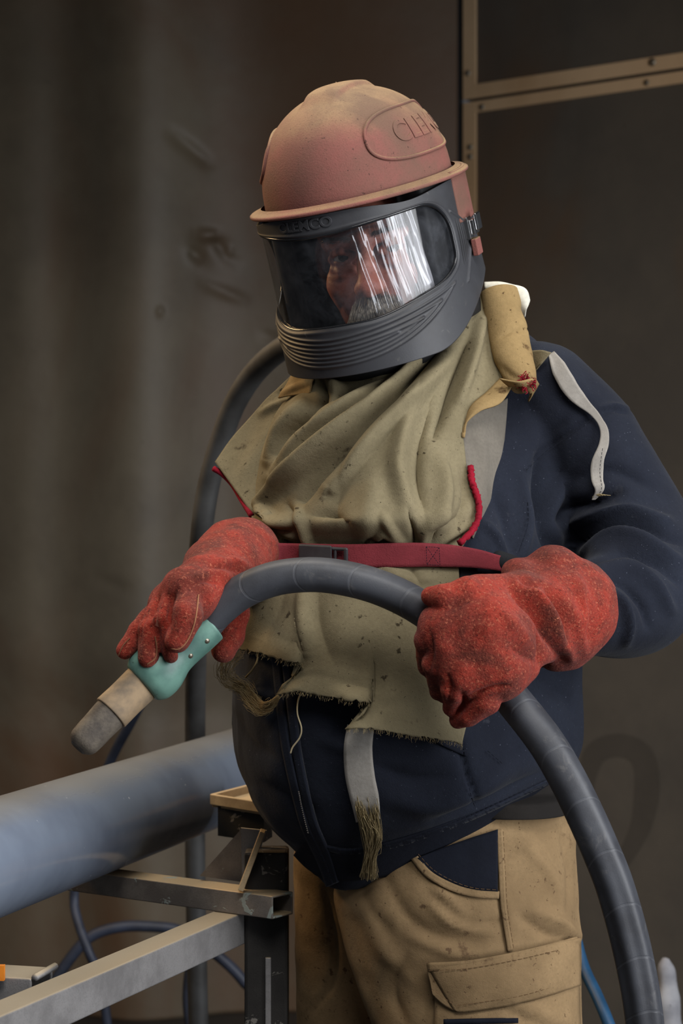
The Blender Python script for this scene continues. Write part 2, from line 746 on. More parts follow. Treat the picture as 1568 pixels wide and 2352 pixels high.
M['black_web'] = cloth('black_webbing', srgb(36, 37, 40), srgb(26, 27, 30), None)


def suede(name):
    t = NT(name)
    c = t.mix(t.ramp(t.noise(20, 4, 0.6), 0.36, 0.66), srgb(148, 54, 42), srgb(106, 47, 39))
    c = t.mix(t.ramp(t.noise(12, 5, 0.65, dist=0.5), 0.50, 0.68, 0, 0.85), c, srgb(92, 50, 42))
    c = t.mix(t.ramp(t.noise(36, 4, 0.6, dist=0.4), 0.58, 0.72, 0, 0.6), c, srgb(64, 36, 32))
    c = t.mix(t.ramp(t.noise(330, 3, 0.75), 0.53, 0.70, 0, 0.8), c, srgb(178, 104, 80))
    c = t.mix(t.ramp(t.noise(300, 3, 0.75), 0.30, 0.46, 0.8, 0), c, srgb(66, 26, 22))
    nb = t.bump(t.noise(420, 3, 0.8), 1.0, 0.0022)
    nb = t.bump(t.noise(70, 3, 0.6), 0.5, 0.004, nb)
    return t.done(c, 0.95, 0, nb, 0.1, 0.08)


M['suede'] = suede('red_suede')
M['piping'] = cloth('pale_leather_piping', srgb(158, 112, 82), srgb(110, 70, 52), None)


def dusty_red():
    t = NT('dusty_red_shell')
    base = t.mix(t.ramp(t.noise(9, 4, 0.6), 0.35, 0.68), srgb(130, 73, 71), srgb(112, 73, 67))
    # sand-blast dust settles on upward faces and in the pores
    geo = t.n('ShaderNodeNewGeometry')
    sep = t.n('ShaderNodeSeparateXYZ')
    t.l(geo.outputs['Normal'], sep.inputs[0])
    up = t.math('ADD', sep.outputs['Z'], t.math('MULTIPLY', t.math('SUBTRACT', t.noise(10, 5), 0.5), 1.0))
    dust = t.ramp(up, 0.25, 0.95, 0.10, 0.95)
    c = t.mix(dust, base, srgb(142, 118, 88))
    c = t.mix(t.ramp(t.noise(7, 5, 0.6, dist=0.4), 0.42, 0.64, 0, 0.8), c, srgb(98, 78, 65))
    c = t.mix(t.ramp(t.noise(190, 2, 0.6), 0.68, 0.74, 0, 0.8), c, srgb(66, 46, 40))
    c = t.mix(t.ramp(t.noise(520, 3, 0.7), 0.48, 0.72, 0, 0.5), c, srgb(92, 66, 56))
    nb = t.bump(t.noise(480, 3, 0.75), 0.6, 0.001)
    return t.done(c, 0.8, 0, nb, 0.25)


M['shell'] = dusty_red()


def plain(name, c1, c2, rough=0.6, metal=0.0, sc=18, bsc=300, bs=0.2, spec=0.4, scratch=None):
    t = NT(name)
    c = t.mix(t.ramp(t.noise(sc, 4, 0.6), 0.35, 0.68), c1, c2)
    if scratch:
        c = t.mix(t.ramp(t.noise(60, 4, 0.7, dist=1.0), 0.64, 0.72), c, scratch)
    return t.done(c, rough, metal, t.bump(t.noise(bsc, 3, 0.7), bs, 0.0006), spec)


M['frame'] = plain('dark_grey_plastic', srgb(56, 57, 61), srgb(48, 48, 51), 0.5, bsc=500, bs=0.15, scratch=srgb(78, 77, 76))
M['black'] = plain('black_rubber', srgb(20, 20, 22), srgb(14, 14, 15), 0.7)
M['gasket'] = plain('visor_gasket', srgb(34, 35, 38), srgb(24, 25, 28), 0.18)
M['chrome'] = plain('bright_latch_metal', srgb(200, 200, 200), srgb(170, 170, 172), 0.25, 1.0)
M['buckle'] = plain('black_buckle_plastic', srgb(58, 58, 61), srgb(44, 44, 47), 0.5)
M['mint'] = plain('worn_mint_paint', srgb(104, 142, 130), srgb(78, 112, 104), 0.45, sc=26, scratch=srgb(72, 92, 84))
M['sleeve_tan'] = plain('dusty_nozzle_sleeve', srgb(150, 128, 100), srgb(104, 92, 78), 0.7, sc=30)
M['nozzle_dark'] = plain('gritty_nozzle_steel', srgb(96, 88, 78), srgb(66, 60, 55), 0.75, sc=60, bsc=420, bs=0.8)
M['screw'] = plain('zinc_screw', srgb(168, 160, 146), srgb(130, 120, 104), 0.4, 0.8)
M['cable'] = plain('dark_blue_cable', srgb(52, 58, 74), srgb(38, 42, 54), 0.5)
M['blue_hose'] = plain('blue_air_line', srgb(34, 78, 114), srgb(26, 60, 90), 0.45, bsc=500, bs=0.4)
M['sack'] = plain('pale_grey_sack', srgb(150, 150, 154), srgb(124, 124, 130), 0.8)
M['boot'] = plain('black_boot_leather', srgb(40, 36, 33), srgb(28, 26, 24), 0.6)
M['back_hose'] = plain('grey_rubber_air_hose', srgb(62, 62, 62), srgb(48, 47, 46), 0.6)
M['orange'] = plain('orange_paint', srgb(216, 128, 30), srgb(190, 104, 24), 0.6)


def rubber_hose():
    t = NT('black_blast_hose_rubber')
    uv = t.n('ShaderNodeUVMap').outputs['UV']
    s = t.n('ShaderNodeSeparateXYZ')
    t.l(uv, s.inputs[0])
    # wrap marks across the hose about every five centimetres, slanted
    a = t.math('ADD', t.math('MULTIPLY', s.outputs['X'], 17.0), t.math('MULTIPLY', t.math('SINE', t.math('MULTIPLY', s.outputs['Y'], 6.2832)), 0.25))
    fr = t.math('FRACT', a)
    line = t.ramp(t.math('ABSOLUTE', t.math('SUBTRACT', fr, 0.5)), 0.012, 0.03, 1.0, 0.0)
    b = t.math('FRACT', t.math('MULTIPLY', s.outputs['Y'], 6.0))
    l2 = t.ramp(t.math('ABSOLUTE', t.math('SUBTRACT', b, 0.5)), 0.01, 0.04, 1.0, 0.0)
    c = t.mix(t.ramp(t.noise(24, 4, 0.6), 0.35, 0.7), srgb(62, 64, 70), srgb(50, 51, 56))
    c = t.mix(t.ramp(t.noise(40, 4, 0.7, dist=0.6), 0.56, 0.75, 0, 0.5), c, srgb(100, 98, 96))
    c = t.mix(t.math('MULTIPLY', line, 0.13), c, srgb(110, 112, 118))
    h = t.math('SUBTRACT', 1.0, line)
    nb = t.bump(h, 0.4, 0.0005)
    nb = t.bump(t.noise(600, 2), 0.15, 0.0006, nb)
    return t.done(c, 0.5, 0, nb, 0.45)


M['hose'] = rubber_hose()


def steel(name, c1, c2, dust, dust_lo=0.1, rough=0.55, metal=0.25, peel=None):
    t = NT(name)
    c = t.mix(t.ramp(t.noise(14, 5, 0.65), 0.35, 0.68), c1, c2)
    c = t.mix(t.ramp(t.noise(500, 2, 0.7), 0.45, 0.75, 0, 0.45), c, tuple(0.5 * x for x in c1[:3]) + (1,))
    geo = t.n('ShaderNodeNewGeometry')
    sep = t.n('ShaderNodeSeparateXYZ')
    t.l(geo.outputs['Normal'], sep.inputs[0])
    up = t.math('ADD', sep.outputs['Z'], t.math('MULTIPLY', t.math('SUBTRACT', t.noise(18, 4), 0.5), 0.6))
    c = t.mix(t.ramp(up, dust_lo, 0.9, 0, 0.85), c, dust)
    nb = t.bump(t.noise(600, 3, 0.7), 0.35, 0.0008)
    if peel:
        f = t.ramp(t.noise(26, 5, 0.7, dist=0.8), 0.585, 0.60)
        c = t.mix(f, c, peel)
        nb = t.bump(f, 0.6, 0.002, nb)
    return t.done(c, rough, metal, nb, 0.4)


M['steel'] = steel('blasted_grey_steel', srgb(138, 136, 136), srgb(112, 110, 110), srgb(166, 150, 124))
M['steel_peel'] = steel('grey_steel_with_flaking_paint', srgb(138, 130, 122), srgb(108, 100, 94), srgb(190, 166, 130), peel=srgb(158, 166, 160))
M['steel_dark'] = steel('dark_painted_steel', srgb(52, 50, 48), srgb(38, 36, 35), srgb(70, 62, 52), peel=srgb(120, 116, 110))
M['steel_tan'] = steel('dusty_tan_steel', srgb(186, 162, 126), srgb(150, 126, 94), srgb(206, 180, 142), metal=0.0)


def pipe_mat():
    t = NT('glossy_blue_grey_pipe_coat')
    c = t.mix(t.ramp(t.noise(5, 4, 0.6), 0.35, 0.7), srgb(112, 122, 138), srgb(92, 100, 116))
    c = t.mix(t.ramp(t.noise(110, 2, 0.5), 0.74, 0.79), c, srgb(178, 182, 186))
    geo = t.n('ShaderNodeNewGeometry')
    sep = t.n('ShaderNodeSeparateXYZ')
    t.l(geo.outputs['Normal'], sep.inputs[0])
    d = t.ramp(t.math('ADD', sep.outputs['Z'], t.math('MULTIPLY', t.noise(9, 4), 0.3)), 0.75, 1.2, 0, 0.55)
    c = t.mix(d, c, srgb(128, 122, 108))
    return t.done(c, t.math('ADD', t.math('MULTIPLY', d, 0.3), 0.18), 0.0, t.bump(t.noise(120, 3), 0.06, 0.001), 0.5)


M['pipe'] = pipe_mat()


def wall_mat(name, c1, c2, rust, rust_lo, streak=True, rough=0.5):
    t = NT(name)
    c = t.mix(t.ramp(t.noise(1.6, 5, 0.65), 0.35, 0.68), c1, c2)
    r = t.ramp(t.noise(1.1, 5, 0.6, dist=0.6, stretch=(1, 1, 0.6)), rust_lo, rust_lo + 0.25, 0, 0.8)
    c = t.mix(r, c, rust)
    if streak:
        c = t.mix(t.ramp(t.noise(6, 4, 0.6, stretch=(1, 1, 0.15)), 0.5, 0.8, 0, 0.25), c, tuple(0.5 * x for x in c1[:3]) + (1,))
    c = t.mix(t.ramp(t.noise(40, 3, 0.7), 0.68, 0.78, 0, 0.7), c, tuple(0.35 * x for x in c1[:3]) + (1,))
    return t.done(c, rough, 0.0, t.bump(t.noise(12, 4), 0.15, 0.01), 0.35)


M['wall_sheet'] = wall_mat('soot_brown_steel_sheet', srgb(104, 94, 78), srgb(85, 76, 63), srgb(88, 60, 38), 0.40)
M['wall_panel'] = wall_mat('dark_rubber_panel', srgb(96, 89, 80), srgb(82, 77, 71), srgb(96, 74, 54), 0.5, rough=0.7)
M['smear'] = wall_mat('dark_smear_paint', srgb(82, 76, 69), srgb(72, 67, 61), srgb(84, 70, 56), 0.5, streak=False, rough=0.7)
M['wall_frame'] = wall_mat('tan_dusty_frame_strip', srgb(222, 190, 152), srgb(204, 172, 134), srgb(180, 140, 98), 0.55, streak=False, rough=0.6)
M['ceiling'] = wall_mat('dark_ceiling_sheet', srgb(44, 42, 38), srgb(36, 34, 31), srgb(44, 34, 26), 0.5)
M['floor'] = wall_mat('dark_blast_floor', srgb(46, 44, 42), srgb(36, 35, 34), srgb(52, 42, 34), 0.5, streak=False)


def lens_mat():
    t = NT('clear_visor_lens')
    tr = t.n('ShaderNodeBsdfTransparent')
    tr.inputs['Color'].default_value = (0.87, 0.88, 0.90, 1)
    gl = t.n('ShaderNodeBsdfGlossy')
    gl.inputs['Roughness'].default_value = 0.06
    lw = t.n('ShaderNodeLayerWeight')
    fac = t.math('ADD', 0.04, t.math('MULTIPLY', t.math('POWER', lw.outputs['Facing'], 5.0), 0.9))
    mx = t.n('ShaderNodeMixShader')
    t.l(fac, mx.inputs[0])
    t.l(tr.outputs[0], mx.inputs[1])
    t.l(gl.outputs[0], mx.inputs[2])
    # thin dust veil; its bluish diffuse colour also paints in a faint reflection
    du = t.n('ShaderNodeBsdfDiffuse')
    du.inputs['Color'].default_value = (0.60, 0.64, 0.74, 1)
    m3 = t.n('ShaderNodeMixShader')
    t.l(t.ramp(t.noise(26, 5, 0.7, dist=0.5), 0.35, 0.8, 0.012, 0.06), m3.inputs[0])
    t.l(mx.outputs[0], m3.inputs[1])
    t.l(du.outputs[0], m3.inputs[2])
    t.l(m3.outputs[0], t.out.inputs[0])
    return t.m


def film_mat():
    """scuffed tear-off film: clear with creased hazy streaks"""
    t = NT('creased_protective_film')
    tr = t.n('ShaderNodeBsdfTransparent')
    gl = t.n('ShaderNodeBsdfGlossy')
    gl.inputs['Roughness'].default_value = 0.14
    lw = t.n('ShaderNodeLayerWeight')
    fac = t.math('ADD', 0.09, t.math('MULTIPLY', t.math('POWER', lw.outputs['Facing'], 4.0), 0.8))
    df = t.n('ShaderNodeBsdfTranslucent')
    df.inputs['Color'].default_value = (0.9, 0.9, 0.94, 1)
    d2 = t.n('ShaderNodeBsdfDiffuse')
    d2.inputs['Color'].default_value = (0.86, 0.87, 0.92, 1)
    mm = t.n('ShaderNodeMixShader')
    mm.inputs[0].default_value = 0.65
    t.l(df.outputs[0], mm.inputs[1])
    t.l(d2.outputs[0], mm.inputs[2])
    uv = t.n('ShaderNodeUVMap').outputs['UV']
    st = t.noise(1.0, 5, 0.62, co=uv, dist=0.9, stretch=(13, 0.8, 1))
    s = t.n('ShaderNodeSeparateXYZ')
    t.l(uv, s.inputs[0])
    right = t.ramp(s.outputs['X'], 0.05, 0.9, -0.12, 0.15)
    haze_and_glare = t.ramp(t.math('ADD', st, right), 0.48, 0.68, 0.02, 0.5)  # milky film plus painted window reflection, stronger to the right
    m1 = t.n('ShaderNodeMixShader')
    t.l(haze_and_glare, m1.inputs[0])
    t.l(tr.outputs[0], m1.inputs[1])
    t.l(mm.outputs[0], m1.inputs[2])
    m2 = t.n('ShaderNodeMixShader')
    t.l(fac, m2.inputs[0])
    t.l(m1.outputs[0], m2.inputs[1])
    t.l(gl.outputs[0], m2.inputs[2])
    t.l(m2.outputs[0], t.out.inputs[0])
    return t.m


M['lens'] = lens_mat()
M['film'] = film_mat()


def skin_mat():
    t = NT('weathered_skin')
    c = t.mix(t.ramp(t.noise(34, 4, 0.6), 0.35, 0.68), srgb(176, 112, 92), srgb(150, 86, 72))
    c = t.mix(t.ramp(t.noise(300, 3, 0.6), 0.50, 0.72, 0, 0.5), c, srgb(112, 62, 50))
    t.b.inputs['Subsurface Weight'].default_value = 0.08
    t.b.inputs['Subsurface Radius'].default_value = (0.01, 0.004, 0.002)
    return t.done(c, 0.5, 0, t.bump(t.noise(420, 3), 0.3, 0.0008), 0.45)


M['skin'] = skin_mat()
M['hair'] = plain('grey_hair', srgb(182, 172, 156), srgb(112, 102, 90), 0.6, sc=160)
M['brow'] = plain('dark_brow_hair', srgb(70, 52, 42), srgb(48, 36, 30), 0.6)
M['eye'] = plain('eye_white', srgb(190, 178, 168), srgb(170, 154, 144), 0.25)
M['iris'] = plain('dark_iris', srgb(40, 36, 36), srgb(26, 24, 24), 0.2)

# ================================================================== THE SETTING
WY = 3.1                                   # back wall depth
XC = (1060 - 784) * (CD + WY) / F          # corner between sheet wall and door leaves
UD = np.array([0.777, -0.63, 0.0])         # the door leaves stand half open towards the camera
ND = np.array([-0.63, -0.777, 0.0])
O0 = np.array([XC + 0.006, WY, 0.0])


def PW(px, py, out=0.0):
    """photograph pixel -> point on the door plane"""
    k = (px - 784) / F
    o = O0 + ND * out
    t = (k * (CD + o[1]) - o[0]) / (UD[0] - k * UD[1])
    q = o + UD * t
    return np.array([q[0], q[1], CZ - (py - 1176) * (CD + q[1]) / F])


def build_setting():
    # bowed sheet wall with dents
    xs = np.concatenate([np.linspace(-3.2, -1.0, 40, endpoint=False), np.linspace(-1.0, XC - 0.012, 260)])
    zs = np.linspace(0, 2.95, 300)
    X, Z = np.meshgrid(xs, zs)
    px = 784 + X * F / (CD + WY)
    py = 1176 - (Z - CZ) * F / (CD + WY)
    g = lambda c, w: np.exp(-((px - c) / w) ** 2)
    Y = WY - 0.11 * g(320, 150) - 0.03 * g(60, 80) - 0.03 * g(860, 240) + 0.03 * smooth01((0.98 - Z) / 0.20)
    Y += 0.006 * np.sin(px / 90.0) * np.sin(py / 300.0)
    dn = [([(400, 320), (480, 380)], 14, 14, 0.012), ([(440, 580), (470, 605)], 14, 14, -0.020), ([(455, 545), (500, 545)], 12, 12, 0.018),
          ([(490, 555), (540, 600)], 14, 14, -0.016), ([(520, 575), (535, 590)], 10, 10, 0.014), ([(470, 655), (560, 690)], 12, 12, 0.008),
          ([(372, 720), (378, 728)], 8, 8, 0.012), ([(600, 770), (640, 780)], 10, 10, 0.006), ([(230, 1330), (300, 1350)], 14, 14, 0.006)]
    Y += strokes(np.stack([px, py], -1), dn)
    G = np.stack([X, Y, Z], -1)
    w = mk('wall_left', G.reshape(-1, 3), grid_faces(*X.shape, flip=True), M['wall_sheet'], kind='structure')
    m = w.modifiers.new('solidify', 'SOLIDIFY')
    m.thickness = 0.02
    m.offset = -1
    box('dark_gap_1', (XC - 0.004, WY + 0.06, 1.475), (0.008, 0, 0), (0, 0.05, 0), (0, 0, 1.47), M['black'], kind='structure')  # black strip painted in for the shade of the corner gap
    # two door leaves with dusty frame strips
    zt, zb = PW(1068, 230)[2], PW(1068, 237)[2]

    def leaf(name, z0, z1, skip):
        L = 1.5
        c = O0 + UD * (L / 2) - ND * 0.02
        c[2] = (z0 + z1) / 2
        d = box(name, c, UD * (L / 2), ND * 0.02, (0, 0, (z1 - z0) / 2), M['wall_panel'], kind='structure', bevel=0.003)

        def strip(t0, t1, a, b):
            cc = O0 + UD * ((t0 + t1) / 2) + ND * 0.003
            cc[2] = (a + b) / 2
            box('frame_strip', cc, UD * ((t1 - t0) / 2), ND * 0.003, (0, 0, (b - a) / 2), M['wall_frame'], d, bevel=0.0012)
        strip(0.0, 0.042, z0, z1)
        if skip != 'bottom':
            strip(0.0421, L, z0, z0 + 0.037)
        if skip != 'top':
            strip(0.0421, L, z1 - 0.030, z1)
        return d
    low = leaf('door_1', 0.015, zb, 'bottom')
    up = leaf('door_2', zt, 2.94, 'top')

    # dark smear where paint ran on the lower leaf
    q = cr(np.array([(1352, 1850), (1350, 1780), (1372, 1726), (1425, 1712), (1472, 1735), (1486, 1800), (1470, 1900), (1420, 1990), (1385, 2010)], float), 60)
    tt = np.gradient(q, axis=0)
    tt /= np.linalg.norm(tt, axis=1, keepdims=True)
    wdt = np.interp(np.linspace(0, 1, 60), [0, .2, .6, 1], [20, 50, 58, 24])
    g = q[:, None] + np.stack([tt[:, 1], -tt[:, 0]], -1)[:, None] * (np.linspace(-.5, .5, 4)[None, :, None] * wdt[:, None, None])
    G = np.array([[PW(a, b, 0.0012) for a, b in r] for r in g])
    mk('paint_smear', G.reshape(-1, 3), grid_faces(60, 4), M['smear'], low, label='dark paint smear')

    def screw(px, py, parent, r=0.0075):
        c = PW(px, py, 0.0062)
        tube('screw', [c, c + ND * 0.003], r, M['screw'], parent, nseg=10)
    screw(1075, 168, up)
    screw(1498, 143, up, 0.010)
    for q in ((1485, 190), (1107, 246), (1080, 338), (1080, 360)):
        screw(*q, low)
    box('floor', (0, 0.3, -0.02), (3.4, 0, 0), (0, 4.2, 0), (0, 0, 0.02), M['floor'], kind='structure')
    box('ceiling', (0, 1.8, 2.97), (3.3, 0, 0), (0, 1.5, 0), (0, 0, 0.02), M['ceiling'], kind='structure')


build_setting()


# ---- steel stand with the coated pipe lying across it
def square_tube(name, a, b, w, h, wall, mat, parent, side, label=None):
    """hollow box section from a to b (centre line of the top face's front edge excluded): side = horizontal width direction"""
    a, b, side = (np.asarray(v, float) for v in (a, b, side))
    up = np.array([0, 0, 1.0])
    V = []
    for p in (a, b):
        for ins in (0, wall):
            for sx, sz in ((-1, -1), (1, -1), (1, 1), (-1, 1)):
                V.append(p + side * sx * (w / 2 - ins) + up * sz * (h / 2 - ins))
    Fc = []
    for i in range(4):
        j = (i + 1) % 4
        Fc.append((i, j, 8 + j, 8 + i))
        Fc.append((4 + i, 12 + i, 12 + j, 4 + j))
        Fc.append((i, 4 + i, 4 + j, j))
        Fc.append((8 + i, 8 + j, 12 + j, 12 + i))
    o = mk(name, V, Fc, mat, parent, smooth=False, label=label)
    bm = bmesh.new()
    bm.from_mesh(o.data)
    bmesh.ops.recalc_face_normals(bm, faces=bm.faces)
    bm.to_mesh(o.data)
    bm.free()
    m = o.modifiers.new('bevel', 'BEVEL')
    m.width = 0.0035
    m.segments = 3
    m.limit_method = 'ANGLE'
    return o


def build_stand():
    st = empty('steel_stand', (-0.2, -0.2, 0), 'welded grey square-tube stand carrying the big pipe, beside the worker\'s legs', 'stand')
    e = np.array([0.363, 0.932, 0])
    side = np.array([-0.932, 0.363, 0])
    zt = 0.835
    f0 = np.array([-0.335, -0.49, zt])
    ctr = lambda s: f0 + e * s + side * 0.019 - np.array([0, 0, 0.02])
    square_tube('side_rail', ctr(-0.45), ctr(0.60), 0.038, 0.040, 0.004, M['steel'], st, side)
    # the upper cross bar, hollow end towards the worker
    ec = np.array([0.8095, -0.587, 0])
    sc_ = np.array([0.587, 0.8095, 0])
    a = np.array([-0.084, 0.010, 0.863])
    cb = lambda s: a - ec * s + sc_ * 0.021 - np.array([0, 0, 0.0135])
    square_tube('cross_bar', cb(0), cb(0.46), 0.042, 0.028, 0.0028, M['steel_peel'], st, sc_, 'cross bar with flaking pale paint')
    # lower left cross bar that meets the rail
    q = ctr(0.20)
    ex = np.array([0.965, -0.26, 0])
    sx = np.array([0.26, 0.965, 0])
    end = np.array([-0.322, -0.285, zt - 0.021])
    square_tube('cross_bar', end - ex * 0.5, end, 0.06, 0.040, 0.004, M['steel'], st, sx)
    box('paint_mark', PA(np.array([2.0, 2234, -0.315])), (0.004, 0, 0), (0, 0.004, 0), (0, 0, 0.008), M['orange'], st)
    # weld bead where they meet
    tube('weld_bead', [end + sx * 0.03 + [0.002, 0, 0.021], end - sx * 0.03 + [0.004, 0, 0.021]], 0.004, M['steel'], st, nseg=8)
    # dark posts
    square_tube('post', np.array([-0.102, 0.075, 0.0]), np.array([-0.102, 0.075, 0.0]) + np.array([0, 0, 0.0]), 0.01, 0.01, 0.001, M['steel_dark'], st, np.array([1, 0, 0])) if False else None
    box('post', (-0.093, 0.085, 0.455), (0.027, 0, 0), (0, 0.027, 0), (0, 0, 0.455), M['steel_dark'], st, bevel=0.004)
    box('post', tuple(ctr(-0.40)[:2]) + (0.395,), (0.025, 0, 0), (0, 0.025, 0), (0, 0, 0.395), M['steel_dark'], st, bevel=0.004)
    # worn bright edge of the post
    box('edge_strip', (-0.0905, 0.0555, 0.62), (0.0035, 0, 0), (0, 0.0025, 0), (0, 0, 0.16), M['steel'], st, bevel=0.001, label='bare bright strip along the post')
    # gusset plates
    tri = PA(np.array([[458, 2012, 0.12], [553, 1905, 0.12], [556, 2026, 0.12]]))
    prism('gusset', tri, (0.002, 0.006, 0), M['steel_peel'], st)
    a, b = P(604, 1908, 0.05), P(553, 2042, 0.04)
    d = (b - a).normalized()
    n = d.cross(Vector((0, 1, 0))).normalized()
    box('brace', (a + b) / 2, d * ((b - a).length / 2), n * 0.0035, (0, 0.014, 0), M['steel_tan'], st, bevel=0.001)
    prism('gusset', PA(np.array([[553, 1902, 0.09], [612, 1908, 0.09], [590, 1975, 0.09], [556, 2030, 0.09]])), (0, 0.006, 0), M['steel'], st)
    # open saddle on the post
    z = P(540, 1840, 0.2)[2]
    pts = [P(487, 1829, 0.32), P(604, 1843, 0.24), P(640, 1838, 0.27), P(625, 1806, 0.40), P(570, 1794, 0.42)]
    pts = [Vector((p[0], p[1], 0.955)) for p in pts]
    prism('saddle_plate', [Vector((p[0], p[1], 0.936)) for p in pts], (0, 0, -0.006), M['steel_tan'], st, label='tan dusty saddle plate')
    for i in range(5):
        p, r = pts[i], pts[(i + 1) % 5]
        dd = (r - p)
        nn = Vector((-dd.y, dd.x, 0)).normalized() * 0.0035
        c = (p + r) / 2
        box('saddle_rim', (c.x, c.y, 0.940), dd / 2, nn, (0, 0, 0.007), M['steel_tan'], st, bevel=0.001)
    low = [P(500, 1850, 0.31), P(606, 1850, 0.25), P(625, 1850, 0.3), P(580, 1850, 0.38)]
    prism('saddle_block', [Vector((p[0], p[1], 0.932)) for p in low], (0, 0, -0.04), M['steel_dark'], st)

    pp = empty('coated_pipe', (-0.3, 0.1, 0.93), 'large glossy blue-grey coated pipe lying on the steel stand', 'pipe')
    A = np.array([-0.397, -0.10, 0.9305])
    D = np.array([0.285, 0.958, 0.0])
    path = [A + D * s for s in np.linspace(-0.75, 1.35, 60)]
    V, f, uv = tube_arrays(path, 0.0668, 72, caps=False)
    mk('pipe_wall', V, f, M['pipe'], pp, solid=0.006, offset=-1.0)
    return st


build_stand()


# ---- hoses and cables behind
tube('air_hose', PA(np.array([[800, 790, 0.30], [720, 775, 0.36], [655, 796, 0.42], [590, 850, 0.50], [540, 925, 0.55], [505, 1020, 0.58], [478, 1120, 0.60], [462, 1230, 0.62],
                              [454, 1360, 0.72], [450, 1520, 0.84], [448, 1700, 0.92], [450, 2100, 0.96], [470, 2700, 0.98], [520, 2960, 1.0]])), 0.0168, M['back_hose'], n=90, nseg=16,
     label='thick grey air hose arching down behind the worker', cat='hose')
tube('cable', PA(np.array([[338, 1590, 1.2], [300, 1660, 1.25], [255, 1745, 1.3], [215, 1850, 1.35], [185, 1960, 1.4], [170, 2060, 1.42], [180, 2120, 1.4], [205, 2190, 1.38], [240, 2300, 1.4], [280, 2760, 1.45]])),
     0.009, M['cable'], n=70, nseg=10, label='thin dark blue cable hanging behind the nozzle and pipe', cat='cable')
tube('cable', PA(np.array([[120, 2260, 1.6], [170, 2190, 1.6], [210, 2150, 1.6], [270, 2130, 1.6], [340, 2128, 1.6], [420, 2140, 1.6], [500, 2195, 1.6], [560, 2255, 1.6], [600, 2330, 1.6], [640, 2700, 1.6]])),
     0.011, M['cable'], n=60, nseg=10, label='dark cable looped low in an arch behind the side rail', cat='cable')
tube('cable', PA(np.array([[470, 2110, 1.3], [450, 2180, 1.3], [436, 2250, 1.3], [436, 2330, 1.3], [460, 2480, 1.3], [500, 2830, 1.32]])), 0.012, M['cable'], n=40, nseg=10,
     label='short dark cable hanging straight down left of the post', cat='cable')
tube('air_line', PA(np.array([[1130, 1330, 0.19], [1180, 1480, 0.24], [1240, 1740, 0.32], [1285, 1980, 0.42], [1308, 2090, 0.47], [1336, 2210, 0.45], [1372, 2290, 0.40], [1405, 2372, 0.36], [1500, 2640, 0.30], [1600, 3330, -0.10], [1660, 3690, -0.1], [1720, 3760, -0.08], [1860, 3770, -0.08]])), 0.0085, M['blue_hose'], n=110, nseg=12,
     label='thin bright blue air line hanging behind the right trouser leg', cat='hose')


def build_sack():
    s = SDF(np.arange(0.42, 0.80, 0.008), np.arange(0.7, 1.2, 0.008), np.arange(0.0, 0.8, 0.008))
    s.chain([(P(1535, 2900, 0.95), 0.12), (P(1540, 2420, 0.95), 0.032), (P(1537, 2300, 0.95), 0.021), (P(1531, 2236, 0.95), 0.013), (P(1524, 2200, 0.95), 0.006)], 0.02)
    V, f = s.mesh()
    V = relax(V, f, 2)
    V = sculpt_mesh(V, f, noise=((28, 0.006, 3, 5),))
    mk('sack', V, f, M['sack'], label='pale grey sack standing low behind the blast hose', cat='sack')


build_sack()

# ================================================================== THE WORKER
W = empty('person', (0.14, 0.05, 0.0), 'worker in a sandblasting helmet, khaki cape, navy hoodie and tan trousers holding the hose', 'person')


def RY(a):
    return Matrix.Rotation(math.radians(a), 3, 'Y')


def RZ(a):
    return Matrix.Rotation(math.radians(a), 3, 'Z')


def RX(a):
    return Matrix.Rotation(math.radians(a), 3, 'X')


HM = np.array(RY(-5.0) @ RZ(-29.3) @ RX(15.5))          # helmet attitude
HC = np.array([0.021, -0.04, 1.714])
FM = np.array(RY(-9.5) @ RZ(-13) @ RX(12))              # face attitude
FC = np.array(P(869, 562, -0.025))


def hw(p):
    return np.asarray(p, float) @ HM.T + HC


def fw(p):
    return np.asarray(p, float) @ FM.T + FC


# ---- glove and arm skeletons, shared by body and gloves (px, py, depth, radius)
RW = [(540, 1285, -0.13, 0.046), (492, 1330, -0.215, 0.040)]
R_PALM = [[(500, 1335, -0.225, 0.034), (440, 1362, -0.285, 0.030)], [(470, 1345, -0.255, 0.034), (392, 1388, -0.262, 0.024)],
          [(440, 1362, -0.285, 0.030), (392, 1388, -0.262, 0.024)]]
R_FING = [[(438, 1366, -0.300, 0.0175), (430, 1415, -0.326, 0.0165), (405, 1470, -0.326, 0.0150)],
          [(398, 1366, -0.290, 0.0135), (372, 1425, -0.312, 0.0125), (392, 1508, -0.310, 0.0098)],
          [(372, 1380, -0.270, 0.0140), (342, 1445, -0.302, 0.0132), (342, 1508, -0.306, 0.0125)],
          [(356, 1402, -0.252, 0.0125), (318, 1450, -0.280, 0.0112), (284, 1497, -0.290, 0.0105)]]
R_THUMB = [(520, 1345, -0.215, 0.022), (534, 1410, -0.215, 0.0170), (523, 1460, -0.222, 0.0165), (513, 1495, -0.228, 0.0125)]

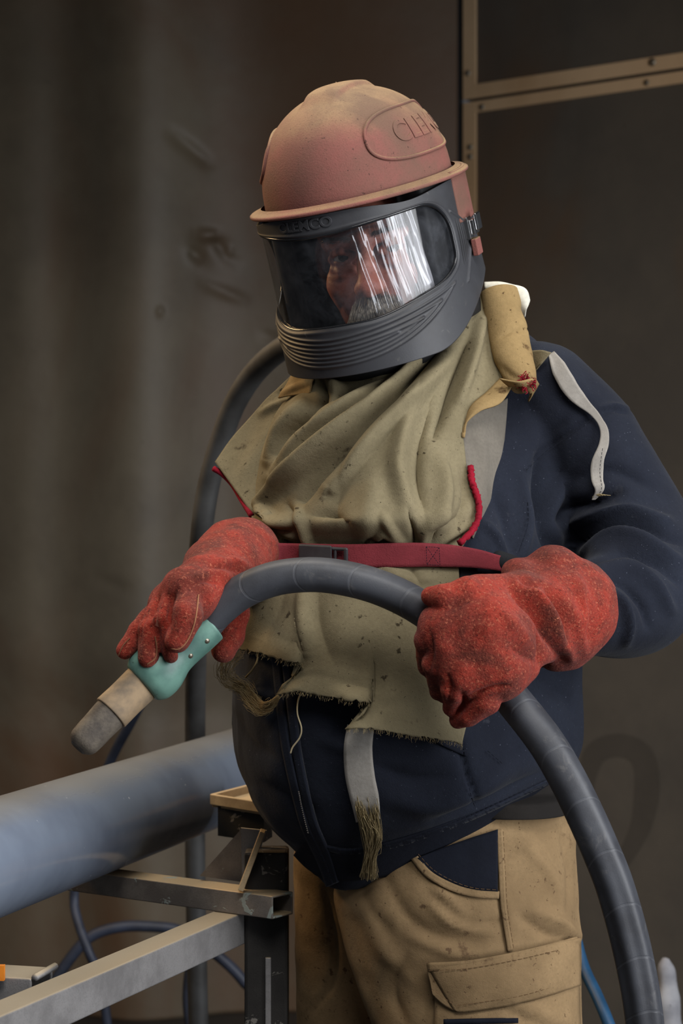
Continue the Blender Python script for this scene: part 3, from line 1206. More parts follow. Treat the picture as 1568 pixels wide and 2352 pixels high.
LW = [(1292, 1402, -0.205, 0.053), (1225, 1425, -0.255, 0.043)]
L_PALM = [[(1220, 1428, -0.262, 0.042), (1105, 1455, -0.315, 0.047)], [(1210, 1440, -0.265, 0.047), (1130, 1520, -0.312, 0.042)],
          [(1105, 1455, -0.315, 0.047), (1030, 1450, -0.318, 0.030)], [(1130, 1520, -0.312, 0.042), (1062, 1540, -0.318, 0.028)], [(1190, 1400, -0.27, 0.044), (1090, 1400, -0.30, 0.034)],
          [(1030, 1450, -0.318, 0.030), (1062, 1540, -0.318, 0.028)]]
L_FING = [[(1025, 1432, -0.330, 0.019), (982, 1472, -0.318, 0.0145), (985, 1530, -0.292, 0.0120), (1005, 1562, -0.270, 0.010)],
          [(1030, 1480, -0.334, 0.019), (1000, 1528, -0.322, 0.0145), (1010, 1585, -0.296, 0.0120), (1035, 1605, -0.275, 0.010)],
          [(1070, 1530, -0.334, 0.019), (1040, 1582, -0.326, 0.0145), (1040, 1622, -0.305, 0.0122), (1070, 1640, -0.285, 0.010)],
          [(1130, 1545, -0.330, 0.020), (1118, 1610, -0.322, 0.0150), (1075, 1643, -0.310, 0.0125), (1052, 1654, -0.30, 0.0108)]]
L_THUMB = [(1130, 1372, -0.290, 0.026), (1070, 1362, -0.325, 0.0165), (1020, 1372, -0.330, 0.0140), (990, 1368, -0.322, 0.0100)]


def cpts(ch, f=1.0, inset=0.0):
    return [(np.array(P(a, b, c)), max(r * f - inset, 0.004)) for a, b, c, r in ch]


SLEEVE_L = [(1150, 890, 0.02, 0.050), (1250, 890, 0.015, 0.055), (1345, 1000, 0.01, 0.062), (1405, 1115, 0.0, 0.065), (1455, 1235, -0.015, 0.072),
            (1468, 1330, -0.06, 0.074), (1430, 1385, -0.11, 0.068), (1360, 1400, -0.160, 0.058), (1320, 1404, -0.185, 0.050)]
SLEEVE_R = [(760, 960, 0.10, 0.06), (725, 980, 0.13, 0.065), (712, 1090, 0.15, 0.062), (680, 1200, 0.10, 0.055), (625, 1262, 0.0, 0.047), (565, 1283, -0.09, 0.040), (545, 1287, -0.115, 0.037)]


# ---- the body: one continuous skin from crown to soles
def nonuni(a, b, fa, fb, fine, coarse):
    p = [np.arange(a, fa, coarse), np.arange(fa, fb, fine), np.arange(fb, b + coarse, coarse)]
    return np.concatenate(p)


def build_body():
    s = SDF(nonuni(-0.30, 0.50, -0.08, 0.16, 0.0019, 0.0065), nonuni(-0.40, 0.32, -0.19, 0.09, 0.0019, 0.0065), nonuni(-0.01, 1.76, 1.53, 1.73, 0.0019, 0.0065))
    R = FM
    e = lambda c, r, k=0.012, sub=False: s.ell(fw(c), r, R, k, sub)
    c_ = lambda a, b, ra, rb, k=0.006, sub=False: s.cone(fw(a), fw(b), ra, rb, k, sub)
    e((0, 0.018, 0.030), (0.074, 0.092, 0.082))
    e((0, -0.022, -0.05), (0.060, 0.062, 0.074), 0.02)
    e((0, -0.058, -0.105), (0.026, 0.024, 0.022), 0.02)
    for m in (-1, 1):
        e((m * 0.036, -0.056, -0.032), (0.024, 0.022, 0.026), 0.016)
        c_((0, -0.086, 0.018), (m * 0.044, -0.070, 0.0175), 0.0095, 0.0095, 0.010)
    for m in (-1, 1):
        e((m * 0.030, -0.096, 0.000), (0.018, 0.016, 0.0105), 0.012, True)
        # lids and bags
        pts = [(m * 0.047, -0.068, 0.000), (m * 0.039, -0.0785, 0.0066), (m * 0.029, -0.0820, 0.0072), (m * 0.016, -0.079, 0.001)]
        for a, b in zip(pts[:-1], pts[1:]):
            c_(a, b, 0.0034, 0.0034, 0.004)
        pts = [(m * 0.046, -0.068, -0.002), (m * 0.037, -0.0775, -0.0058), (m * 0.028, -0.0798, -0.0062), (m * 0.016, -0.079, -0.002)]
        for a, b in zip(pts[:-1], pts[1:]):
            c_(a, b, 0.0026, 0.0026, 0.004)
        pts = [(m * 0.046, -0.068, -0.012), (m * 0.035, -0.0775, -0.0175), (m * 0.021, -0.0805, -0.014)]
        for a, b in zip(pts[:-1], pts[1:]):
            c_(a, b, 0.0036, 0.0036, 0.008)
    # nose
    c_((0, -0.088, 0.008), (0, -0.099, -0.014), 0.0080, 0.0095, 0.010)
    c_((0, -0.099, -0.014), (0, -0.1085, -0.034), 0.0095, 0.0118, 0.010)
    e((0, -0.112, -0.0355), (0.0105, 0.0100, 0.0095), 0.012)
    for m in (-1, 1):
        e((m * 0.0115, -0.100, -0.0385), (0.0078, 0.0125, 0.0082), 0.008)
        e((m * 0.006, -0.107, -0.0490), (0.0034, 0.0050, 0.0034), 0.003, True)
        # folds from nose to mouth corner
        c_((m * 0.022, -0.090, -0.040), (m * 0.036, -0.074, -0.074), 0.003, 0.002, 0.010, True)
    e((0, -0.078, -0.068), (0.028, 0.020, 0.016), 0.010)
    c_((-0.020, -0.086, -0.080), (0.020, -0.086, -0.080), 0.0062, 0.0062, 0.006)
    for m in (-1, 1):
        s.ell(fw((m * 0.074, 0.012, -0.012)), (0.008, 0.018, 0.030), R, 0.006)
    # neck, trunk
    nb = np.array([0.062, 0.03, 1.475])
    s.cone(fw((0, 0.025, -0.07)), nb, 0.055, 0.062, 0.02)
    s.chain([(P(880, 960, 0.08), 0.055), (P(985, 960, 0.05), 0.08), (P(1200, 915, 0.05), 0.045)], 0.03)
    s.chain([(P(985, 960, 0.05), 0.09), (P(950, 1200, 0.04), 0.115), (P(935, 1480, 0.03), 0.125), (P(1000, 1800, 0.06), 0.115)], 0.03)
    s.cone(P(985, 1870, 0.07), P(1075, 1890, 0.06), 0.10, 0.10, 0.03)
    s.chain([(P(1085, 1960, 0.03), 0.085), (P(1100, 2700, 0.0), 0.055), (P(1105, 3450, 0.04), 0.036)], 0.02)
    s.chain([(P(860, 1960, 0.19), 0.075), (P(806, 2700, 0.21), 0.052), (P(795, 3380, 0.22), 0.036)], 0.02)
    for a, b in ((P(1105, 3500, 0.05), -0.14), (P(795, 3400, 0.23), 0.03)):
        s.cone((a[0], a[1] + 0.02, 0.05), (a[0] - 0.02, b, 0.035), 0.034, 0.028, 0.02)
    # arms, hands with five fingers
    s.chain([(q[0], q[1] * 0.55) for q in cpts(SLEEVE_L)], 0.01)
    s.chain([(q[0], q[1] * 0.72) for q in cpts(SLEEVE_R)], 0.01)
    for arm, palm, fing, th in ((LW, L_PALM, L_FING, L_THUMB), (RW, R_PALM, R_FING, R_THUMB)):
        s.chain(cpts(arm, 0.5), 0.008)
        for p in palm:
            s.chain(cpts(p, 0.58), 0.006)
        for p in fing:
            s.chain(cpts(p, 0.6), 0.002)
        s.chain(cpts(th, 0.66), 0.002)
    V, f = s.mesh()
    V = relax(V, f, 1, 0.4)
    FL = [([(738, 596), (764, 610), (802, 610)], 3, 3, -0.0022), ([(742, 618), (772, 632), (808, 624)], 3.5, 3.5, -0.0022), ([(752, 642), (776, 650), (800, 640)], 4, 4, -0.0014), ([(816, 552), (822, 586)], 3, 3, -0.0025),
          ([(806, 640), (790, 676), (780, 720)], 5, 5, -0.003), ([(748, 640), (756, 690), (758, 730)], 5, 5, -0.0016), ([(730, 588), (742, 578)], 2.5, 2.5, -0.0015), ([(728, 604), (742, 600)], 2.5, 2.5, -0.0015),
          ([(760, 556), (800, 566), (826, 580)], 6, 6, 0.003), ([(750, 520), (800, 516), (850, 500)], 4, 4, -0.0014), ([(752, 536), (800, 534), (850, 520)], 4, 4, -0.0014), ([(745, 660), (765, 672), (785, 670)], 8, 8, 0.002)]
    FL = [(p, a * 1.3, b * 1.3, h * 0.5) for p, a, b, h in FL]
    V = sculpt_mesh(V, f, FL, noise=((120, 0.0003, 2, 71),), clip=0.2)
    mk('body', V, f, M['skin'], W)
    # eyes look at the camera
    for m in (-1, 1):
        c = fw((m * 0.0305, -0.0702, 0.0005))
        to = np.array([0, -CD, CZ]) - c
        to /= np.linalg.norm(to)
        bm = bmesh.new()
        bmesh.ops.create_uvsphere(bm, u_segments=20, v_segments=14, radius=0.0118)
        v = np.array([x.co[:] for x in bm.verts]) + c
        ff = [tuple(x.index for x in p.verts) for p in bm.faces]
        bm.free()
        eye = mk('eye', v, ff, M['eye'], W)
        tube('iris', [c + to * 0.0085, c + to * 0.0120], [0.0064, 0.0060], M['iris'], eye, nseg=16)
    # moustache and brows
    r = np.random.default_rng(3)
    L = []
    for i in range(900):
        u = r.uniform(-1, 1)
        m = np.sign(u)
        a = abs(u)
        x0 = u * 0.030
        z0 = -0.0510 - 0.010 * a * a + r.normal() * 0.0026
        y0 = -0.100 + 0.016 * a * a
        ln = 0.020 + 0.008 * r.random() + 0.008 * a
        dx = m * (0.003 + 0.010 * a) + r.normal() * 0.003
        p = [np.array([x0, y0 + 0.004, z0]), np.array([x0 + dx * 0.4, y0 - 0.006 - 0.004 * r.random(), z0 - ln * 0.42]), np.array([x0 + dx, y0 - 0.003 + 0.003 * r.random(), z0 - ln])]
        L.append(fw(cr(p, 5)))
    strands('moustache', L, 0.00042, M['hair'], W)
    L = []
    for m in (-1, 1):
        for i in range(130):
            t = r.random()
            x0 = m * (0.012 + 0.034 * t)
            z0 = 0.0205 + 0.006 * t - 0.004 * t * t + r.normal() * 0.0014
            y0 = -0.0955 + 0.020 * t * t
            p = [np.array([x0, y0 + 0.002, z0]), np.array([x0 + m * 0.004, y0 - 0.001, z0 + 0.002]), np.array([x0 + m * 0.008, y0 + 0.002, z0 + 0.001])]
            L.append(fw(np.array(p)))
    strands('eyebrows', L, 0.0004, M['brow'], W)


build_body()


# ---- trousers
def leg_loft(rows, nv, nu=56):
    r = np.array(rows, float)
    q = cr(r / np.array([1, 1, 1, 100, 100]) if False else r, nv)
    q = np.stack([np.interp(np.linspace(r[0, 0], r[-1, 0], nv), r[:, 0], r[:, k]) for k in range(5)], -1)
    th = np.linspace(0, 2 * math.pi, nu, endpoint=False)
    out = []
    for py, xl, xr, yc, hd in q:
        a, b = np.array(P(xl, py, yc)), np.array(P(xr, py, yc))
        c, h = (a + b) / 2, (b - a) / 2
        ct, s_ = np.cos(th), np.sin(th)
        e = 0.85
        ct, s_ = np.sign(ct) * np.abs(ct) ** e, np.sign(s_) * np.abs(s_) ** e
        out.append(c + h[None] * ct[:, None] + np.array([0, 1, 0])[None] * (hd * s_)[:, None])
    V = np.stack(out)
    f = grid_faces(nv, nu, True, flip=False).tolist()
    n = nv * nu
    V = np.vstack([V.reshape(-1, 3), [out[0].mean(0)], [out[-1].mean(0)]])
    for k in range(nu):
        f.append((n, k, (k + 1) % nu))
        f.append((n + 1, (nv - 1) * nu + (k + 1) % nu, (nv - 1) * nu + k))
    return V, f


def build_trousers():
    near = leg_loft([(1830, 800, 1296, .05, .13), (1890, 785, 1316, .045, .135), (1950, 776, 1318, .04, .14), (2050, 770, 1320, .03, .14), (2150, 797, 1322, .02, .13), (2250, 823, 1330, .015, .12),
                     (2352, 850, 1337, .01, .115), (2700, 890, 1320, 0, .10), (3100, 930, 1290, .0, .09), (3540, 950, 1265, .04, .088)], 120)
    far = leg_loft([(1850, 700, 1000, .18, .10), (1960, 674, 960, .20, .10), (2150, 679, 950, .21, .10), (2352, 687, 935, .21, .10), (2700, 690, 930, .21, .095), (3100, 690, 910, .21, .09), (3430, 690, 900, .22, .085)], 100)
    V, f = remeshed([near, far], 0.0048, 5)
    S = [([(780, 2060), (800, 2150), (830, 2260), (850, 2340)], 14, 30, 0.004),
         ([(830, 2030), (850, 2090), (900, 2150)], 18, 22, -0.004), ([(880, 2010), (930, 2100), (1000, 2150), (1100, 2170)], 22, 26, -0.004),
         ([(985, 2075), (1040, 2120), (1130, 2140)], 12, 14, 0.004), ([(1150, 2060), (1165, 2150)], 8, 8, -0.0025),
         ([(1040, 2110), (1100, 2130), (1150, 2115)], 10, 10, -0.004), ([(940, 2150), (1050, 2190), (1150, 2180)], 16, 16, 0.004),
         ([(1230, 2090), (1290, 2120), (1330, 2160)], 14, 18, 0.005), ([(1200, 2110), (1260, 2150), (1320, 2165)], 12, 12, -0.005),
         ([(1290, 1910), (1310, 2000), (1300, 2080)], 10, 10, -0.004), ([(1200, 1930), (1260, 2000), (1290, 2080)], 20, 20, 0.004),
         ([(930, 2200), (900, 2280), (930, 2350)], 20, 24, -0.005), ([(1180, 2310), (1240, 2330), (1300, 2345)], 10, 10, 0.006), ([(1160, 2325), (1230, 2345)], 8, 8, -0.006),
         ([(745, 2050), (770, 2160), (765, 2250), (720, 2320)], 7, 7, -0.003), ([(830, 2040), (880, 2180), (960, 2260)], 25, 25, 0.003), ([(1000, 2040), (1060, 2090)], 14, 14, 0.004)]
    S = [(p, a * 0.8, b * 0.8, h * 1.5) for p, a, b, h in S]
    V = sculpt_mesh(V, f, S, noise=((16, 0.003, 2, 11), (45, 0.0015, 2, 12)))
    tr = mk('trousers', V, f, M['tan'], W)
    D = Depth(V, f, 9, 1)
    # slant pocket: black inset, bound edge
    inset = np.array([(972, 1975), (1010, 2010), (1060, 2035), (1138, 2048), (1140, 2000), (1141, 1900), (1080, 1925), (1000, 1955)], float)
    top = cr(np.array([(958, 1972), (1010, 1950), (1080, 1925), (1142, 1905)], float), 40)
    bot = cr(np.array([(962, 1974), (990, 2002), (1040, 2030), (1090, 2044), (1142, 2048)], float), 40)
    g = np.stack([top * (1 - t) + bot * t for t in np.linspace(0, 1, 14)])
    G = PA(np.dstack([g, D(g[..., 0], g[..., 1]) - 0.002]))
    sheet('pocket_lining', G, M['navy_dark'], tr, 0.002, label='black pocket lining')
    ribbon('pocket_binding', [(950, 1968), (985, 2008), (1040, 2038), (1090, 2052), (1146, 2056)], 17, D, 0.004, M['tan'], tr, 60, 4, 0.003)
    ribbon('side_seam', [(1147, 1905), (1152, 2000), (1156, 2080), (1172, 2185)], [15, 14, 12, 12], D, 0.004, M['tan'], tr, 50, 4, 0.0025)
    # cargo pocket and flap
    def patch(name, edge, off, th, mat=M['tan'], nu=40, nv=20, puff=0.0):
        a = cr(np.array(edge[0], float), nu)
        b = cr(np.array(edge[1], float), nu)
        g = np.stack([a * (1 - t) + b * t for t in np.linspace(0, 1, nv)])
        uu, vv = np.meshgrid(np.linspace(-1, 1, nu), np.linspace(-1, 1, nv))
        y = D(g[..., 0], g[..., 1]) - off - puff * (1 - uu ** 4) * (1 - vv ** 4)
        G = PA(np.dstack([g, y]))
        G = sculpt_grid(G, noise=((30, 0.0012, 2, 21),))
        return sheet(name, G, mat, tr, th)
    patch('cargo_pocket', [[(1000, 2230), (1100, 2225), (1320, 2200)], [(1000, 2460), (1150, 2475), (1330, 2440)]], 0.004, 0.003, puff=0.004)
    patch('pocket_flap', [[(980, 2212), (1080, 2207), (1200, 2185), (1328, 2152)], [(1046, 2322), (1080, 2320), (1200, 2298), (1324, 2262)]], 0.010, 0.004, puff=0.004)
    patch('flap_corner', [[(980, 2213), (1000, 2214), (1040, 2214)], [(994, 2282), (1018, 2305), (1048, 2323)]], 0.0095, 0.004)
    ribbon('flap_hem', [(982, 2222), (1080, 2216), (1200, 2193), (1328, 2162)], 20, D, 0.0155, M['tan'], tr, 50, 4, 0.002)
    ribbon('pocket_lining', [(1018, 2348), (1100, 2346), (1190, 2344)], 12, D, 0.019, M['navy_dark'], tr, 30, 3, 0.003, label='dark strip under the cargo flap')
    stitch('stitching', [[(960, 1962), (995, 1998), (1045, 2026), (1090, 2040), (1140, 2044)], [(1155, 1910), (1160, 2000), (1165, 2085), (1180, 2185)]], D, 0.0075, M['seam_tan'], tr)
    stitch('stitching', [[(984, 2230), (1080, 2224), (1200, 2202), (1324, 2172)], [(1050, 2310), (1120, 2300), (1210, 2284), (1320, 2250)], [(990, 2270), (1046, 2312)]], D, 0.0185, M['seam_tan'], tr)
    return D


D_TR = build_trousers()

for x, y, n in ((P(1105, 3600, 0.05)[0], 0.02, 0), (P(795, 3460, 0.23)[0], 0.21, 1)):
    s = SDF(np.arange(x - 0.11, x + 0.1, 0.005), np.arange(y - 0.25, y + 0.13, 0.005), np.arange(-0.01, 0.25, 0.005))
    s.cone((x, y + 0.02, 0.045), (x - 0.025, y - 0.16, 0.04), 0.046, 0.042, 0.02)
    s.cone((x, y + 0.02, 0.045), (x, y + 0.03, 0.21), 0.046, 0.050, 0.02)
    s.d = np.maximum(s.d, -(s.z - 0.002)[None, None, :])
    V, f = s.mesh()
    mk('boot', relax(V, f, 2), f, M['boot'], W)


# ---- hooded jacket
def build_jacket():
    rows = [[(800, 840), (900, 800), (1000, 770), (1120, 740)],
            [(730, 900), (850, 870), (1000, 840), (1150, 790), (1225, 775)],
            [(650, 1000), (800, 990), (980, 990), (1180, 960), (1300, 890)],
            [(600, 1120), (780, 1120), (1000, 1120), (1200, 1110), (1330, 1080)],
            [(575, 1240), (760, 1250), (1000, 1260), (1200, 1250), (1330, 1240)],
            [(545, 1420), (740, 1430), (980, 1440), (1200, 1430), (1336, 1420)],
            [(525, 1620), (700, 1640), (940, 1660), (1180, 1650), (1342, 1630)],
            [(540, 1755), (690, 1800), (940, 1810), (1180, 1780), (1338, 1720)],
            [(575, 1840), (690, 1890), (800, 1905), (950, 1895), (1150, 1850), (1318, 1775)],
            [(625, 1915), (700, 1945), (770, 1962), (900, 1948), (1110, 1880), (1302, 1800)],
            [(690, 1970), (725, 2015), (766, 2046), (880, 2024), (1130, 1936), (1296, 1852)]]
    #        yl    yr   bulge
    dep = [(.09, .06, .05), (.10, .045, .07), (.11, .03, .12), (.11, .03, .17), (.10, .03, .215), (.08, .03, .235), (.06, .03, .235), (.06, .03, .22), (.065, .035, .195), (.075, .04, .17), (.085, .045, .135)]
    back = [.05, .08, .11, .13, .13, .13, .13, .13, .13, .13, .12]
    nu, nv = 90, 150
    R = []
    for r, (yl, yr, b), bk in zip(rows, dep, back):
        q = cr(np.array(r, float), nu)
        u = np.linspace(0, 1, nu)
        w = u ** 0.72 * 2 - 1
        shape = (1 - np.abs(w) ** 2.2) ** 0.62
        base = yl + (yr - yl) * u
        front = PA(np.column_stack([q, base - b * shape]))
        w2 = u * 2 - 1
        bb = PA(np.column_stack([q[:, 0], q[:, 1], base + bk * (1 - np.abs(w2) ** 2.2) ** 0.6]))
        # the back keeps the row's chord height
        bb[:, 2] = np.linspace(front[0, 2], front[-1, 2], nu)
        bb[:, 0] = front[0, 0] + (front[-1, 0] - front[0, 0]) * u
        R.append(np.vstack([front, bb[::-1][1:-1]]))
    R = np.stack(R)
    n = R.shape[1]
    G = np.stack([cr(R[:, j], nv) for j in range(n)], 1)
    V = G.reshape(-1, 3)
    f = grid_faces(nv, n, True, flip=True).tolist()
    k = nv * n
    V = np.vstack([V, [G[0].mean(0)], [G[-1].mean(0)]])
    for j in range(n):
        f.append((k, (j + 1) % n, j))
        f.append((k + 1, (nv - 1) * n + j, (nv - 1) * n + (j + 1) % n))
    parts = [(V, f)]
    for sl in (SLEEVE_L, SLEEVE_R):
        q = np.array([tuple(P(a, b, c)) + (r,) for a, b, c, r in sl])
        q = cr(q, 60)
        v, ff, _ = tube_arrays(q[:, :3], q[:, 3], 40)
        parts.append((v, ff))
    V, f = remeshed(parts, 0.0042, 7)
    S = [  # armpit and sleeve folds
        ([(1240, 1040), (1245, 1130), (1260, 1220), (1280, 1270)], 26, 16, -0.018), ([(1200, 1100), (1215, 1200), (1200, 1280)], 14, 20, 0.007),
        ([(1290, 1110), (1268, 1190), (1290, 1250)], 16, 18, 0.011), ([(1290, 1190), (1310, 1165), (1370, 1150), (1420, 1130)], 12, 14, -0.010),
        ([(1300, 1210), (1360, 1185), (1440, 1175), (1530, 1200)], 14, 14, 0.010), ([(1310, 1250), (1390, 1210), (1480, 1210), (1560, 1245)], 10, 12, -0.010),
        ([(1330, 1275), (1400, 1235), (1470, 1240), (1560, 1290)], 14, 16, 0.010), ([(1350, 1290), (1430, 1265), (1510, 1290), (1560, 1340)], 10, 12, -0.009),
        ([(1370, 1305), (1440, 1300), (1500, 1340), (1540, 1400)], 14, 16, 0.009), ([(1390, 1325), (1440, 1340), (1480, 1390), (1490, 1440)], 10, 10, -0.008),
        ([(1395, 1350), (1430, 1380), (1445, 1430), (1440, 1480)], 12, 12, 0.008), ([(1320, 1100), (1400, 1080), (1500, 1120)], 16, 18, -0.005),
        ([(1260, 1300), (1300, 1290), (1340, 1310)], 10, 10, 0.007), ([(1130, 1140), (1160, 1190), (1180, 1270)], 20, 20, -0.007), ([(1110, 1200), (1140, 1230), (1165, 1265)], 12, 12, 0.006),
        # shoulder seam
        ([(1205, 1075), (1260, 1025), (1330, 975), (1380, 945)], 6, 6, -0.003), ([(1380, 945), (1410, 938), (1440, 945)], 6, 6, -0.004), ([(1375, 938), (1410, 930), (1440, 937)], 6, 6, 0.004),
        ([(1230, 820), (1300, 870), (1370, 930)], 30, 30, 0.004), ([(1240, 1010), (1300, 960)], 18, 18, -0.003),
        # body folds
        ([(540, 1560), (590, 1590), (640, 1600)], 10, 14, 0.005), ([(530, 1640), (560, 1700), (620, 1740)], 18, 22, -0.004), ([(900, 1840), (1000, 1850), (1110, 1800), (1200, 1740)], 30, 30, 0.007),
        ([(1000, 1880), (1120, 1840), (1240, 1780)], 16, 16, -0.006), ([(1060, 1700), (1070, 1780), (1090, 1850)], 8, 8, -0.004), ([(860, 1760), (940, 1790), (1040, 1790)], 26, 26, -0.004),
        ([(1200, 1620), (1260, 1700), (1290, 1760)], 24, 24, 0.006), ([(1230, 1560), (1300, 1600), (1330, 1660)], 22, 22, -0.006), ([(580, 1820), (640, 1900), (690, 1935)], 14, 14, 0.004),
        ([(600, 1800), (680, 1850), (720, 1870)], 16, 16, -0.003), ([(740, 1700), (800, 1720), (840, 1700)], 20, 20, 0.003)]
    S = [(p, a * 0.85, b * 0.85, h * 1.5) for p, a, b, h in S]
    V = sculpt_mesh(V, f, S, noise=((14, 0.004, 2, 31), (38, 0.0018, 2, 32)))
    jk = mk('jacket', V, f, M['navy'], W, label='navy fleece zip hoodie')
    D = Depth(V, f)
    # waistband, zip, pocket seam
    ribbon('waistband', [(690, 1946), (725, 1976), (768, 1992), (880, 1978), (1000, 1943), (1120, 1897), (1290, 1815)], [50, 64, 76, 76, 76, 74, 62], D, 0.003, M['navy_dark'], jk, 110, 12, 0.004)
    ribbon('zip_placket', [(632, 1510), (640, 1590), (652, 1700), (675, 1810), (700, 1900), (735, 1975), (757, 2035)], 19, D, 0.0045, M['navy'], jk, 90, 5, 0.004)
    ribbon('zip_placket', [(655, 1520), (664, 1600), (676, 1700), (694, 1800), (716, 1890), (748, 1965), (768, 2030)], 17, D, 0.0045, M['navy'], jk, 90, 5, 0.004)
    stitch('zip_teeth', [[(686, 1818), (692, 1850), (699, 1880), (708, 1915)]], D, 0.007, M['strap_grey'], jk, 2.2, 2.6, 0.0011)
    ribbon('hem_seam', [(740, 1948), (800, 1958), (900, 1944), (1000, 1912), (1110, 1868), (1295, 1780)], 10, D, 0.003, M['navy'], jk, 80, 4, 0.003)
    stitch('stitching', [[(700, 1938), (790, 1950), (900, 1936), (1000, 1904), (1110, 1860), (1290, 1774)], [(1208, 1080), (1262, 1030), (1332, 980), (1376, 952)], [(1210, 1130), (1212, 1200), (1190, 1270)],
                         [(1065, 1715), (1072, 1790), (1092, 1860)], [(1120, 1725), (1160, 1760)]], D, 0.0035, M['seam_navy'], jk, 8, 4, 0.0005)
    ribbon('pocket_edge', [(985, 1690), (1030, 1712), (1075, 1732)], 14, D, 0.003, M['navy_dark'], jk, 20, 4, 0.003)
    return D, V


D_J, V_J = build_jacket()
sh = leg_loft([(1700, 960, 1300, .06, .11), (1800, 960, 1308, .055, .115), (1815, 980, 1312, .05, .136), (1846, 1010, 1316, .05, .140)], 40)
mk('undershirt', sh[0], [tuple(q) for q in sh[1]], M['undershirt'], W, label='black-brown shirt tail below the hoodie')


